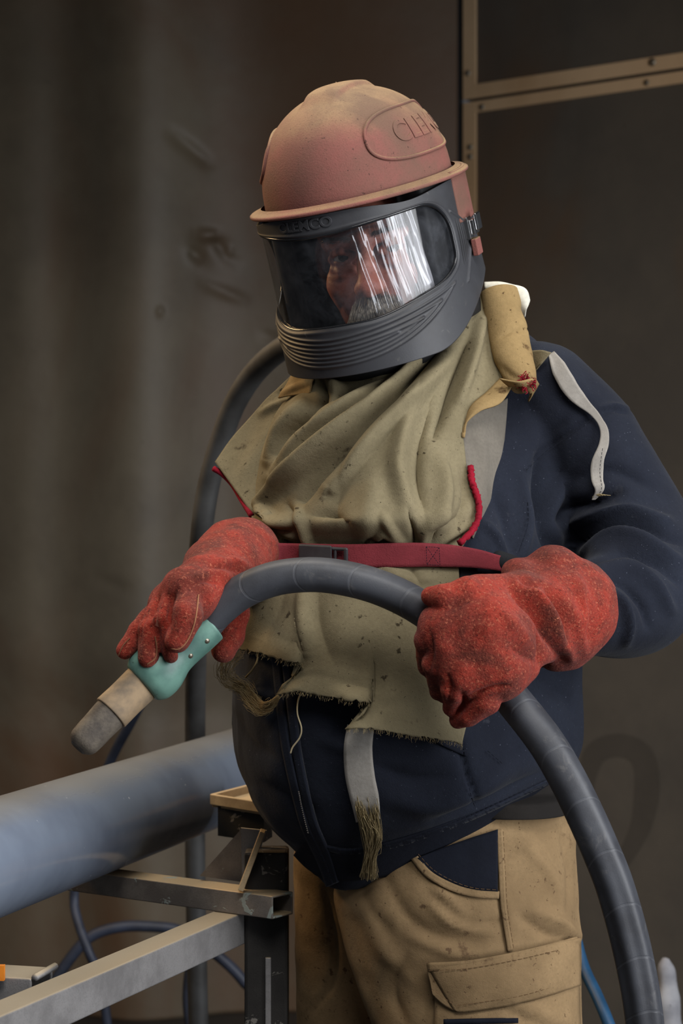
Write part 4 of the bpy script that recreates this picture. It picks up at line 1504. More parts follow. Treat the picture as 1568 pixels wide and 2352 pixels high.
# ---- khaki blast cape
def build_cape():
    rows = [[(722, 846, .00), (770, 846, -.05), (850, 836, -.07), (950, 806, -.07), (1040, 744, -.05), (1100, 672, -.01)],
            [(692, 880, .00), (770, 882, -.06), (860, 870, -.085), (965, 850, -.085), (1060, 800, -.06), (1122, 740, -.02)],
            [(640, 945, .00), (725, 945, -.07), (840, 940, -.11), (960, 925, -.11), (1060, 900, -.085), (1146, 868, -.05)],
            [(618, 1010, .00), (715, 1010, -.08), (835, 1005, -.135), (960, 995, -.135), (1040, 980, -.115), (1070, 955, -.10)],
            [(602, 1080, -.01), (705, 1080, -.10), (830, 1080, -.155), (960, 1070, -.155), (1025, 1060, -.135), (1066, 1045, -.115)],
            [(586, 1150, -.02), (695, 1160, -.12), (830, 1165, -.18), (970, 1155, -.175), (1045, 1140, -.15), (1084, 1125, -.125)],
            [(577, 1205, -.03), (690, 1222, -.14), (830, 1228, -.20), (975, 1216, -.19), (1055, 1205, -.155), (1098, 1190, -.13)],
            [(592, 1262, -.05), (690, 1275, -.15), (830, 1282, -.205), (975, 1282, -.20), (1040, 1272, -.16), (1058, 1262, -.14)]]
    nu, nv = 190, 170
    T = loft_px(rows, nv, nu)
    T[..., 2] = np.minimum(T[..., 2], D_J(T[..., 0], T[..., 1]) - 0.013)
    vv = smooth01((np.linspace(0, 1, nv)[:, None] - 0.80) / 0.17)
    T[..., 2] = T[..., 2] * (1 - vv) + (D_J(T[..., 0], T[..., 1]) - 0.010) * vv
    T[..., 2] += 0.02 * smooth01((0.05 - np.linspace(0, 1, nu)) / 0.05)[None, :]
    G = PA(T)
    FS = 1.7
    S = [([(893, 868), (800, 942), (715, 1020), (640, 1100)], 16, 26, 0.015), ([(905, 862), (830, 900), (770, 935), (748, 950)], 16, 16, -0.010),
         ([(1030, 775), (1000, 808), (937, 876), (878, 946), (818, 1006), (738, 1090), (690, 1150)], 11, 13, -0.022),
         ([(990, 800), (858, 938), (729, 1046), (604, 1152)], 18, 12, 0.016), ([(1030, 830), (950, 925), (860, 1010), (760, 1120)], 14, 30, 0.012),
         ([(733, 872), (746, 925), (736, 950), (690, 985), (650, 1050)], 14, 12, -0.015), ([(770, 880), (775, 920), (745, 965)], 16, 16, 0.010),
         ([(700, 930), (660, 985), (628, 1060)], 18, 18, 0.010),
         ([(952, 925), (925, 1010), (914, 1080), (937, 1165)], 20, 26, 0.010), ([(985, 940), (965, 1020), (960, 1100), (975, 1170)], 18, 26, -0.008),
         ([(1076, 790), (1050, 860), (1020, 940), (1000, 1000)], 14, 14, -0.012), ([(1100, 740), (1080, 830), (1055, 920)], 14, 14, 0.009),
         ([(1010, 1060), (1020, 1130), (1010, 1200)], 16, 20, 0.007), ([(1060, 1080), (1070, 1140), (1050, 1200)], 14, 14, -0.006),
         ([(684, 1172), (700, 1215), (716, 1262)], 10, 10, 0.014), ([(660, 1160), (684, 1210), (690, 1255)], 14, 12, -0.014), ([(720, 1185), (760, 1180), (800, 1210)], 14, 14, -0.006),
         ([(600, 1170), (630, 1200), (682, 1200)], 16, 12, 0.012), ([(605, 1232), (640, 1238), (700, 1262)], 10, 10, -0.014), ([(616, 1215), (650, 1222), (690, 1240)], 8, 8, 0.007),
         ([(952, 1268), (950, 1225), (936, 1175)], 6, 6, -0.012), ([(968, 1262), (975, 1215), (1020, 1180)], 12, 12, 0.008), ([(930, 1258), (900, 1220), (880, 1190)], 12, 12, 0.008),
         ([(860, 1240), (880, 1225), (905, 1240)], 8, 8, 0.006), ([(820, 1270), (850, 1240), (880, 1262)], 8, 8, -0.006), ([(1005, 1250), (1040, 1225), (1090, 1200)], 10, 10, 0.006), ([(990, 1240), (1010, 1210), (1050, 1190)], 8, 8, -0.006),
         ([(830, 1000), (780, 1100), (760, 1200)], 30, 30, -0.005), ([(870, 1080), (850, 1160), (840, 1240)], 30, 30, 0.005)]
    S = [(p, a * 0.8, b * 0.8, h * FS * (0.5 if max(q[1] for q in p) > 1235 else 1)) for p, a, b, h in S]
    G = sculpt_grid(G, S, noise=((22, 0.0018, 2, 41), (60, 0.0008, 2, 42)))
    cp = sheet('cape', G, M['khaki'], W, 0.0022, label='khaki canvas blast cape')
    # lower apron with its torn hem, built column by column
    D2 = lambda x, y: D_J(x, y)
    cols = [[(566, 1262), (561, 1380), (557, 1492)], [(600, 1268), (588, 1390), (582, 1496)], [(640, 1272), (628, 1395), (620, 1506)], [(690, 1275), (684, 1400), (688, 1528)],
            [(696, 1275), (696, 1420), (700, 1530), (672, 1555), (640, 1597)], [(720, 1278), (722, 1420), (724, 1540), (706, 1565), (688, 1587)], [(780, 1280), (782, 1430), (784, 1550), (770, 1603)],
            [(846, 1282), (848, 1430), (848, 1560), (843, 1617)],
            [(852, 1282), (854, 1440), (856, 1600), (836, 1625), (794, 1676)], [(880, 1282), (884, 1440), (886, 1600), (874, 1640), (852, 1674)], [(960, 1282), (964, 1440), (962, 1600), (952, 1690)],
            [(1030, 1275), (1040, 1440), (1046, 1600), (1036, 1704)], [(1050, 1270), (1062, 1440), (1080, 1600), (1060, 1709)]]
    nv = 110
    C = np.stack([cr(np.array(c, float), nv) for c in cols])
    reps = [10, 10, 12, 3, 8, 14, 14, 3, 8, 18, 16, 6]
    T = []
    for i, k in enumerate(reps):
        for t in np.linspace(0, 1, k, endpoint=False):
            T.append(C[i] * (1 - t) + C[i + 1] * t)
    T.append(C[-1])
    T = np.stack(T, 1)
    T[-1] += rng.normal(size=(T.shape[1], 2)) * 1.6
    y = D2(T[..., 0], T[..., 1]) - 0.016
    v = np.linspace(0, 1, nv)[:, None]
    x = T[..., 0]
    y -= 0.012 * smooth01((v - 0.55) / 0.45) * np.clip((x - 600) / 200, 0, 1)
    y -= 0.012 * np.exp(-((x - 660) / 45) ** 2) * smooth01((v - 0.8) / 0.2)
    y -= 0.016 * np.exp(-((x - 815) / 40) ** 2) * smooth01((v - 0.88) / 0.12)
    G = PA(np.dstack([T, y]))
    S = [([(700, 1345), (698, 1420), (706, 1500)], 16, 14, 0.009), ([(730, 1350), (735, 1440), (770, 1530)], 20, 26, -0.006), ([(650, 1330), (640, 1400), (600, 1470)], 22, 22, -0.006),
         ([(600, 1360), (590, 1420), (566, 1470)], 16, 16, 0.006), ([(800, 1380), (790, 1460), (770, 1560)], 40, 40, 0.005), ([(930, 1400), (960, 1500), (970, 1600)], 40, 40, 0.005),
         ([(580, 1330), (640, 1345), (690, 1350)], 10, 12, -0.006), ([(880, 1310), (930, 1330), (990, 1330)], 12, 12, 0.006), ([(940, 1305), (960, 1340)], 10, 10, -0.006)]
    G = sculpt_grid(G, S, noise=((22, 0.0018, 2, 45),))
    sheet('apron', G, M['khaki'], cp, 0.0022)
    # ragged fuzz along the hem
    L = []
    for q in G[-1][::1]:
        for k in range(4):
            p0 = q + rng.normal(size=3) * 0.0012
            d = np.array([rng.normal() * 0.0015, -0.0008, -0.0022 - 0.0025 * rng.random()])
            L.append(np.stack([p0 + [0, 0, 0.0015], p0 + d * 0.5 + rng.normal(size=3) * 0.0005, p0 + d]))
    strands('hem_fuzz', L, 0.00022, M['fray'], cp)

    def patch(name, a, b, mat, nu=40, nv=24, S=(), noise=0.0015, thick=0.0022, bulge=0.0, **kw):
        """a cloth piece between two edges given as (px,py,depth) lines"""
        A, B = cr(np.array(a, float), nu), cr(np.array(b, float), nu)
        t = np.linspace(0, 1, nv)[:, None, None]
        T = A[None] * (1 - t) + B[None] * t
        T[..., 2] -= bulge * np.sin(math.pi * t[..., 0])
        G = sculpt_grid(PA(T), S, noise=((30, noise, 2, len(name)),))
        return sheet(name, G, mat, cp, thick, **kw)
    # shoulder flap on the left of the picture
    patch('shoulder_flap', [(690, 842, .03), (640, 890, .045), (588, 945, .055), (535, 1005, .055), (494, 1062, .045)],
          [(740, 860, .00), (668, 935, .01), (640, 1010, .01), (612, 1100, .0), (583, 1186, -.015)], M['khaki'], 60, 40,
          [([(640, 905), (690, 900), (720, 890)], 8, 8, -0.006), ([(600, 950), (640, 930), (680, 915)], 8, 8, 0.006), ([(640, 960), (600, 1020), (560, 1090)], 20, 20, 0.004)], 0.002, label='shoulder flap of the cape')
    patch('collar_fold', [(684, 846, .012), (700, 842, -.005), (726, 852, -.03)], [(640, 915, .02), (668, 910, .0), (716, 905, -.035)], M['khaki_warm'], 30, 26, [([(650, 905), (690, 888), (715, 880)], 6, 6, 0.004)], label='collar fold coloured as if warmly lit')  # warm light from the left is put into this fold's colour
    e = np.array([(490, 1076, .045), (512, 1090, .04), (535, 1115, .03), (556, 1150, .01), (578, 1186, -.015)], float)
    tube('red_edging', PA(e), 0.0036, M['red_edge'], cp, n=40, nseg=8, label='red edging strip')
    # grey lining showing where the right front edge turns back
    patch('cape_lining', [(1068, 958, -.095), (1064, 1040, -.110), (1082, 1110, -.120), (1098, 1190, -.125), (1088, 1236, -.13)],
          [(1164, 915, -.03), (1158, 1000, -.05), (1146, 1090, -.07), (1122, 1170, -.09), (1092, 1240, -.12)], M['lining'], 60, 24, [([(1100, 980), (1110, 1100), (1105, 1180)], 16, 16, 0.004)], label='grey lining of the cape')
    patch('turned_edge', [(1148, 868, -.055), (1116, 900, -.075), (1082, 930, -.095), (1066, 965, -.102), (1062, 1005, -.108)],
          [(1180, 880, -.075), (1150, 925, -.09), (1104, 944, -.105), (1072, 972, -.110), (1064, 1005, -.112)], M['khaki_warm'], 40, 10, bulge=0.004)
    e = np.array([(1080, 1070, -.120), (1084, 1105, -.128), (1098, 1150, -.135), (1098, 1190, -.142), (1082, 1222, -.152), (1056, 1248, -.165)], float)
    V, f, uv = tube_arrays(PA(cr(e, 60)), 0.0038, 8)
    V = V + rng.normal(size=V.shape) * 0.0006
    mk('red_edging', V, f, M['red_edge'], cp, uv=uv, label='red edging strip')
    # rolled shoulder flap
    def roll(name, path, rad, mat, S=(), squash=0.8, **kw):
        q = np.array([tuple(P(a, b, c)) for a, b, c in path])
        Q = cr(np.hstack([q, np.array(rad)[:, None]]), 60)
        V, f, uv = tube_arrays(Q[:, :3], Q[:, 3], 40, caps=True)
        h = strokes(proj(V), S)
        c = np.vstack([np.repeat(Q[:, :3], 40, 0), Q[:1, :3], Q[-1:, :3]])
        n = V - c
        V = c + n * np.array([1, squash, 1]) + n / (np.linalg.norm(n, axis=1, keepdims=True) + 1e-9) * (h + 0.0025 * fbm(V, 35, 2, 51))[:, None]
        return mk(name, V, f, mat, cp, uv=uv, **kw)
    roll('rolled_flap', [(1146, 672, -.01), (1156, 720, -.02), (1168, 770, -.03), (1180, 820, -.045), (1192, 860, -.06), (1202, 884, -.07)], [0.0215, 0.0235, 0.024, 0.0235, 0.0205, 0.0165], M['khaki_warm'],
         [([(1150, 776), (1175, 760), (1212, 756)], 3, 3, -0.004), ([(1150, 840), (1170, 860), (1200, 870)], 6, 6, -0.004), ([(1205, 690), (1195, 740), (1210, 800)], 8, 8, -0.003)], label='rolled-up tan flap on the shoulder')
    patch('flap_end', [(1150, 868, -.085), (1190, 874, -.10), (1222, 868, -.09), (1234, 880, -.07)], [(1168, 884, -.078), (1194, 886, -.085), (1216, 900, -.075), (1212, 922, -.06)], M['khaki_warm'], 24, 10, bulge=0.003)
    L = []
    for i in range(160):
        p = P(1208 + rng.normal() * 9, 878 + rng.normal() * 4, -0.09)
        L.append(np.array(p) + np.cumsum(rng.normal(size=(5, 3)) * 0.0018, 0))
    strands('red_tuft', L, 0.0007, M['red_edge'], cp, label='red tuft at the end of the roll')
    patch('white_lining', [(1112, 648, -.006), (1146, 648, -.006), (1176, 655, -.008), (1204, 664, -.010), (1213, 690, -.006)], [(1112, 672, .004), (1146, 682, .002), (1176, 698, .0), (1192, 712, .0), (1206, 728, .006)], M['white_lining'], 40, 10, bulge=0.006, label='white lining showing')
    patch('collar_side', [(1106, 690, -.01), (1122, 740, -.02), (1138, 800, -.035), (1148, 868, -.055)], [(1126, 672, .0), (1146, 730, .0), (1160, 800, -.02), (1172, 868, -.06)], M['khaki'], 40, 12)
    # shoulder tie: two lengths
    patch('tie_strap', [(1216, 806, -.03), (1244, 804, -.045), (1266, 810, -.05)], [(1232, 852, -.035), (1238, 845, -.042), (1243, 838, -.048)], M['khaki'], 20, 10)
    q = [(1266, 812), (1285, 850), (1312, 895), (1338, 925), (1366, 952), (1386, 985), (1386, 1020), (1372, 1060), (1371, 1100), (1376, 1125), (1362, 1148)]
    wd = [16, 38, 40, 34, 22, 16, 20, 27, 30, 26, 8]
    n = 110
    Q = cr(np.array(q, float), n)
    Wd = np.interp(np.linspace(0, 1, n), np.linspace(0, 1, len(q)), wd)
    ang = np.interp(np.linspace(0, 1, n), [0, .1, .35, .5, .65, 1], [0.5, 0.75, 0.65, 0.2, 0.1, 0.05])
    s = np.linspace(-0.5, 0.5, 7)
    gx = Q[:, None, 0] + s[None] * (Wd * np.cos(ang))[:, None]
    gy = Q[:, None, 1] - s[None] * (Wd * np.sin(ang))[:, None]
    yy = np.minimum(D_J(gx, gy) - 0.006, D_J(Q[:, 0], Q[:, 1])[:, None] - 0.008)
    sheet('tie_strap', PA(np.dstack([gx, gy, yy])), M['strap_grey'], cp, 0.0012, label='loose grey tie strap on the sleeve')
    strands('tie_fibres', [PA(np.array([(1360 + 3 * k, 1142, D_J(1360, 1142) - .008), (1368 + 3 * k, 1136 + k, D_J(1370, 1138) - .010), (1376 + 5 * k, 1134 + k, D_J(1380, 1136) - .008), (1384 + 6 * k, 1138, D_J(1390, 1138) - .007)])) for k in range(4)], 0.0006, M['fray'], cp)
    stitch('stitching', [[(1383, 1030), (1377, 1080), (1381, 1120), (1372, 1140)]], lambda a, b: D_J(a, b) - 0.012, 0.002, M['seam_navy'], cp, 6, 3, 0.0005)
    # hanging tail strap with fringe
    q = [(828, 1668), (822, 1720), (826, 1780), (838, 1840), (845, 1885)]
    wd = [62, 66, 68, 66, 56]
    ribbon('tail_strap', q, wd, D_J, 0.012, M['strap_grey'], cp, 70, 9, 0.002, label='grey tail strap with frayed end')
    L = []
    for i in range(170):
        a = rng.uniform(-1, 1)
        x0, y0 = 842 + a * 27, 1872 + rng.normal() * 14 - 30 * abs(a) * (a < 0)
        xm, ym = 856 + a * 20 + rng.normal() * 2, 1930 + rng.normal() * 8
        xk, yk = 851 + a * 11 + rng.normal() * 3, 1965
        xe, ye = 847 + a * 17 + rng.normal() * 4, 2000 + 22 * rng.random()
        p = np.array([(x0, y0), (xm, ym), (xk, yk), (xe, ye)])
        y = D_J(p[:, 0], p[:, 1]) - 0.014 - 0.004 * rng.random()
        L.append(PA(cr(np.column_stack([p, y]), 9)) + np.cumsum(rng.normal(size=(9, 3)) * 0.0003, 0))
    strands('fringe', L, 0.00042, M['fray'], cp, label='frayed fibres')
    # loose thread
    p = np.array([(692, 1588), (684, 1612), (683, 1640), (692, 1672), (688, 1694), (672, 1716), (667, 1730)], float)
    tube('loose_thread', PA(np.column_stack([p, D_J(p[:, 0], p[:, 1]) - 0.014])), 0.0009, M['thread'], cp, n=50, nseg=6, label='loose pale thread')
    # frayed loop at the left hem
    p = np.array([(640, 1597), (622, 1618), (600, 1626), (578, 1606), (560, 1584), (540, 1572), (520, 1556), (516, 1536), (528, 1514), (546, 1496)], float)
    y = np.minimum(D_J(p[:, 0], p[:, 1]) - 0.02, -0.10)
    wd = [6, 20, 34, 30, 26, 22, 18, 16, 14, 8]
    n = 60
    Q = cr(np.column_stack([p, y]), n)
    t = np.gradient(Q[:, :2], axis=0)
    t /= np.linalg.norm(t, axis=1, keepdims=True)
    Wd = np.interp(np.linspace(0, 1, n), np.linspace(0, 1, len(wd)), wd)
    k = 36
    s = np.linspace(-0.5, 0.5, 6)
    g = Q[:k, None, :2] + np.stack([t[:k, 1], -t[:k, 0]], -1)[:, None] * (s[None, :, None] * Wd[:k, None, None])
    sheet('frayed_strip', PA(np.dstack([g, np.repeat(Q[:k, 2:3], 6, 1) + 0.006 * s[None]])), M['khaki_warm'], cp, 0.002)
    L = []
    for i in range(420):
        a = int(rng.integers(4, n - 2))
        m = int(min(n - 1, a + rng.integers(5, 14)))
        idx = np.linspace(a, m, 6).astype(int)
        off = rng.uniform(-0.5, 0.5) * (Wd[a] + 6 + 12 * (a > 30))
        pt = Q[idx].copy()
        pt[:, :2] += np.stack([t[idx, 1], -t[idx, 0]], -1) * off + np.cumsum(rng.normal(size=(6, 2)) * 2.2, 0)
        pt[:, 2] += rng.normal() * 0.004 - 0.003
        L.append(PA(pt))
    strands('fringe', L, 0.00030, M['fray'], cp, label='frayed fibres')
    p = np.array([(594, 1494), (590, 1520), (578, 1540), (564, 1556)], float)
    tube('loose_thread', PA(np.column_stack([p, D_J(p[:, 0], p[:, 1]) - 0.02])), 0.0012, M['fray'], cp, n=20, nseg=6, label='loose frayed thread')
    # ------- waist belt over the cape
    bl = [(572, 1280), (600, 1272), (690, 1274), (800, 1277), (900, 1275), (1000, 1275), (1080, 1281), (1130, 1290), (1176, 1300)]
    Db = lambda a, b: D_J(a, np.full_like(a, 1270.0) + (a - 560) * 0.01) - 0.024
    b = ribbon('belt', bl, [46, 50, 52, 54, 55, 56, 52, 42, 30], Db, 0.004, M['belt'], W, 160, 8, 0.003, label='maroon webbing belt')
    stitch('stitching', [[(978, 1256), (980, 1297)], [(1008, 1258), (1010, 1299)], [(978, 1256), (1008, 1258)], [(980, 1297), (1010, 1299)], [(979, 1257), (1009, 1298)], [(1008, 1258), (980, 1297)]], Db, 0.0085, M['seam_navy'], b, 4, 2, 0.0005)
    # side-release buckle
    def plate(name, x0, y0, x1, y1, off, th, mat, sk=4):
        pts = np.array([(x0, y0, 0), (x1, y0 + sk, 0), (x1, y1 + sk, 0), (x0, y1, 0)], float)
        pts[:, 2] = Db(pts[:, 0], pts[:, 1]) - off
        return prism(name, PA(pts), (0, -th, 0), mat, b, bevel=0.002)
    plate('buckle', 686, 1249, 762, 1294, 0.006, 0.009, M['buckle'])
    plate('buckle_bar', 760, 1256, 797, 1264, 0.006, 0.008, M['buckle'], 2)
    plate('buckle_bar', 760, 1286, 797, 1294, 0.006, 0.008, M['buckle'], 2)
    plate('buckle_bar', 789, 1257, 799, 1294, 0.006, 0.010, M['buckle'], 1)
    plate('buckle_bar', 766, 1257, 773, 1294, 0.006, 0.007, M['buckle'], 1)
    s = SDF(np.arange(0.14, 0.24, 0.002), np.arange(-0.24, 0.0, 0.002), np.arange(1.2, 1.32, 0.002))
    y = float(D_J(1160, 1292)) - 0.022
    s.chain([(P(1146, 1282, y), 0.009), (P(1180, 1298, y), 0.011)], 0.004)
    s.chain([(P(1150, 1294, y - 0.003), 0.007), (P(1176, 1304, y - 0.002), 0.008)], 0.004)
    V, f = s.mesh()
    mk('strap_end', relax(V, f, 2), f, M['black_web'], b, label='black folded strap end')
    ribbon('elastic', [(1076, 1304), (1075, 1340), (1072, 1372)], 40, D_J, 0.010, M['black_web'], W, 30, 10, 0.003, label='black elastic tab')


build_cape()


# ---- red suede gloves
def build_glove(arm, palm, fing, th, lo, hi, S, cuff, extra, voxel=0.0017):
    lo, hi = np.array(lo), np.array(hi)
    s = SDF(np.arange(lo[0], hi[0], voxel), np.arange(lo[1], hi[1], voxel), np.arange(lo[2], hi[2], voxel))
    s.chain(cpts(arm), 0.012)
    s.chain(cpts(cuff), 0.012)
    for p in palm:
        s.chain(cpts(p), 0.010)
    s.chain(cpts(th), 0.004)
    for p in fing:
        q = cpts(p)
        for a, b in zip(q[:-1], q[1:]):
            s.cone(a[0], b[0], a[1] * 0.94, b[1] * 0.94, 0.0025)
    for a, b, c, r, k in extra:
        s.ell(P(a, b, c), r, None, k)
    V, f = s.mesh()
    V = relax(V, f, 2)
    V = sculpt_mesh(V, f, S, noise=((40, 0.0022, 2, 61), (110, 0.0009, 2, 62)), clip=0.3)
    return V, f


def bbox(chs, m=0.02):
    a = np.array([tuple(P(x, y, z)) + (r,) for ch in chs for x, y, z, r in ch])
    return (a[:, :3] - a[:, 3:] - m).min(0), (a[:, :3] + a[:, 3:] + m).max(0)


cuffR = [(520, 1308, -0.165, 0.042), (556, 1284, -0.115, 0.046)]
lo, hi = bbox([RW, cuffR, R_THUMB] + R_PALM + R_FING)
SR = [([(405, 1352), (395, 1380), (390, 1420), (388, 1450)], 6, 6, -0.005), ([(370, 1375), (352, 1420), (362, 1470)], 6, 6, -0.004), ([(340, 1400), (322, 1440), (318, 1480)], 6, 6, -0.004),
      ([(430, 1348), (470, 1330), (510, 1340)], 8, 8, -0.005), ([(455, 1318), (500, 1312), (530, 1330)], 9, 9, 0.005), ([(480, 1298), (520, 1300), (545, 1310)], 7, 7, -0.006), ([(500, 1290), (540, 1290), (570, 1300)], 9, 9, 0.005)]
V, f = build_glove(RW, R_PALM, R_FING, R_THUMB, lo, hi, SR, cuffR, [])
gr = mk('glove', V, f, M['suede'], W, label='red suede gauntlet over the nozzle handle')
def LB(pts, rad, n=50):
    q = cr(np.array(pts, float), n)
    q[:, 2] = DG(q[:, 0], q[:, 1]) - rad * 0.4
    return PA(q), rad


DG = Depth(V, f, 5, 2)
for pts in ([(456, 1366, -.312), (452, 1404, -.318), (444, 1440, -.318), (430, 1472, -.316), (412, 1490, -.318), (392, 1490, -.322)],
            [(356, 1462, -.308), (360, 1490, -.312), (356, 1512, -.315), (338, 1526, -.312)], [(298, 1466, -.29), (282, 1484, -.296), (272, 1506, -.296)]):
    a, r = LB(pts, 0.0008)
    tube('piping', a, r, M['piping'], gr, nseg=6)
cuffL = [(1215, 1432, -0.262, 0.043), (1258, 1412, -0.235, 0.050), (1282, 1402, -0.205, 0.059), (1296, 1400, -0.190, 0.058)]
lo, hi = bbox([LW, cuffL, L_THUMB] + L_PALM + L_FING)
SL = [([(1172, 1345), (1222, 1392), (1258, 1440), (1285, 1510)], 14, 12, -0.017), ([(1190, 1330), (1240, 1370), (1290, 1440), (1310, 1510)], 13, 14, 0.009), ([(1255, 1345), (1292, 1410), (1306, 1480)], 10, 9, -0.011), ([(1320, 1320), (1345, 1380), (1350, 1440)], 12, 12, 0.006),
      ([(1250, 1330), (1290, 1370), (1330, 1440), (1345, 1500)], 16, 16, 0.006), ([(1340, 1360), (1355, 1420), (1350, 1480)], 9, 9, -0.006), ([(1190, 1325), (1215, 1340), (1240, 1338)], 12, 10, -0.010),
      ([(1245, 1450), (1250, 1490), (1245, 1540)], 10, 10, -0.009), ([(1150, 1400), (1195, 1450), (1230, 1500)], 16, 16, 0.006), ([(1180, 1490), (1215, 1510), (1236, 1520)], 9, 9, -0.005),
      ([(990, 1460), (990, 1500), (984, 1550)], 6, 6, -0.006), ([(1030, 1550), (1035, 1580), (1030, 1610)], 6, 6, -0.006), ([(1060, 1590), (1066, 1615), (1050, 1640)], 6, 6, -0.006), ([(1070, 1598), (1130, 1580), (1170, 1575)], 5, 5, -0.005),
      ([(1130, 1400), (1090, 1430), (1070, 1480)], 20, 20, -0.003)]
extra = [(1195, 1318, -0.225, (0.020, 0.030, 0.018), 0.012), (1268, 1296, -0.205, (0.022, 0.035, 0.020), 0.016), (1280, 1505, -0.205, (0.030, 0.034, 0.020), 0.014), (1066, 1600, -0.312, (0.012, 0.012, 0.012), 0.006)]
V, f = build_glove(LW, L_PALM, L_FING, L_THUMB, lo, hi, SL, cuffL, extra)
gl = mk('glove', V, f, M['suede'], W, label='red suede gauntlet gripping the hose with crumpled cuff')


# ================================================================== HELMET
HA, HB = 0.1195, 0.1435


def build_helmet():
    def cyl(az, z, dr=0.0):
        az = np.radians(az)
        return np.stack([(HA + dr) * np.sin(az), -(HB + dr) * np.cos(az), z + 0 * az], -1)
    DA, DB, DH, DP = 0.1085, 0.130, 0.121, 2.2

    def dome(az, z, dr=0.0):
        az = np.radians(az)
        f = (1 - np.clip(z / DH, 0, 1) ** DP) ** (1 / DP)
        return np.stack([(DA * f + dr) * np.sin(az), -(DB * f + dr) * np.cos(az), z + 0 * az], -1)
    # crown shell
    nu, nv = 220, 110
    th = np.linspace(0, 360, nu, endpoint=False)
    ph = np.linspace(0, 1, nv)
    z = DH * np.sin(ph * math.pi / 2 * 0.998)
    A, Z = np.meshgrid(th, z)
    G = dome(A, Z)
    sx = smooth01((0.027 - np.abs(G[..., 0])) / 0.007) * smooth01((0.065 - np.abs(G[..., 1] + 0.0)) / 0.03)
    G[..., 2] += 0.0065 * sx * smooth01((Z - 0.080) / 0.03)
    V = G.reshape(-1, 3)
    f = grid_faces(nv, nu, True, flip=True).tolist()
    V = np.vstack([V, [[0, 0, DH + 0.008]]])
    for j in range(nu):
        f.append((nv * nu, (nv - 1) * nu + j, (nv - 1) * nu + (j + 1) % nu))
    h = mk('helmet', hw(V), f, M['shell'], W, solid=0.003, label='dusty red blasting helmet with grey visor frame')
    # brim ring
    prof = [(-0.0115, 0.0045), (-0.006, 0.0022), (0.0, 0.0006), (0.0030, -0.0010), (0.0034, -0.0032), (0.0010, -0.0046), (-0.012, -0.0046)]
    prof = np.array(cr(np.array(prof), 16))
    R = []
    for d, zz in prof:
        a = np.radians(th)
        back = smooth01((np.abs(((th + 180) % 360) - 180) - 84) / 14)
        R.append(np.stack([(HA + 0.0045 + d) * np.sin(a), -(HB + 0.0055 + d) * np.cos(a), zz + 0.0 * a], -1))
    R = np.stack(R)
    mk('brim', hw(R.reshape(-1, 3)), grid_faces(len(prof), nu, True).tolist(), M['shell'], h, label='red brim of the helmet')
    # rear skirt of the shell
    az = np.linspace(89, 271, 90)
    zz = np.linspace(0.002, -0.165, 40)
    A, Z = np.meshgrid(az, zz)
    low = -0.058 - 0.10 * smooth01((np.minimum(A - 89, 271 - A) - 36) / 22)
    Z2 = 0.002 + (low - 0.002) * (Z - 0.002) / (-0.167)
    G = cyl(A, Z2, 0.0035)
    mk('rear_shell', hw(G.reshape(-1, 3)), grid_faces(40, 90), M['shell'], h, solid=0.004, offset=-1.0)
    # raised emblem panels on both sides, with lettering
    for side, nm in ((90, 'R'), (-90, 'L')):
        t = np.linspace(0, 2 * math.pi, 140)
        st = np.sign(np.cos(t)) * np.abs(np.cos(t)) ** 0.55
        sn = np.sign(np.sin(t)) * np.abs(np.sin(t)) ** 0.8
        pth = dome(side + 47 * st, 0.060 + 0.029 * sn, 0.0006)
        V, ff, uv = tube_arrays(hw(pth), 0.0022, 8, caps=False)
        mk('emblem_border', V, ff, M['shell'], h)
        # slightly raised field
        rr = np.linspace(0, 1, 16)
        GG = np.stack([dome(side + 47 * st * q, 0.060 + 0.029 * sn * q, 0.0007) for q in rr])
        mk('emblem_panel', hw(GG.reshape(-1, 3)), grid_faces(16, 140), M['shell'], h)

    def lettering(text, size, ext, fn, mat, spacing=1.0, name='lettering'):
        c = bpy.data.curves.new('letters', 'FONT')
        c.body = text
        c.size = size
        c.extrude = ext
        c.bevel_depth = ext * 0.35
        c.align_x = 'CENTER'
        c.align_y = 'CENTER'
        c.space_character = spacing
        c.offset = size * 0.012
        o = bpy.data.objects.new('letters', c)
        COL.objects.link(o)
        dg = bpy.context.evaluated_depsgraph_get()
        me = o.evaluated_get(dg).to_mesh()
        bm = bmesh.new()
        bm.from_mesh(me)
        bmesh.ops.triangulate(bm, faces=bm.faces)
        bmesh.ops.subdivide_edges(bm, edges=[e for e in bm.edges if e.calc_length() > size * 0.25], cuts=2)
        bmesh.ops.triangulate(bm, faces=bm.faces)
        v = np.array([x.co[:] for x in bm.verts])
        ff = [tuple(x.index for x in p.verts) for p in bm.faces]
        bm.free()
        o.evaluated_get(dg).to_mesh_clear()
        bpy.data.objects.remove(o)
        bpy.data.curves.remove(c)
        return mk(name, hw(fn(v)), ff, mat, h, smooth=False, label='raised lettering')
    for side in (90, -90):
        lettering('CLEMCO', 0.033, 0.0009, lambda v, s=side: dome(s + np.sign(s) * 10 + v[:, 0] / 0.103 * 57.3, 0.061 + v[:, 1], 0.0008 + v[:, 2]), M['shell'], 1.0)

    # grey visor frame with stadium opening
    arc = math.radians(1) * 0.134
    HX, HZ, CR_, ZC = 0.190, 0.0565, 0.046, -0.0790
    nt = 640
    t = np.linspace(0, 2 * math.pi, nt, endpoint=False)
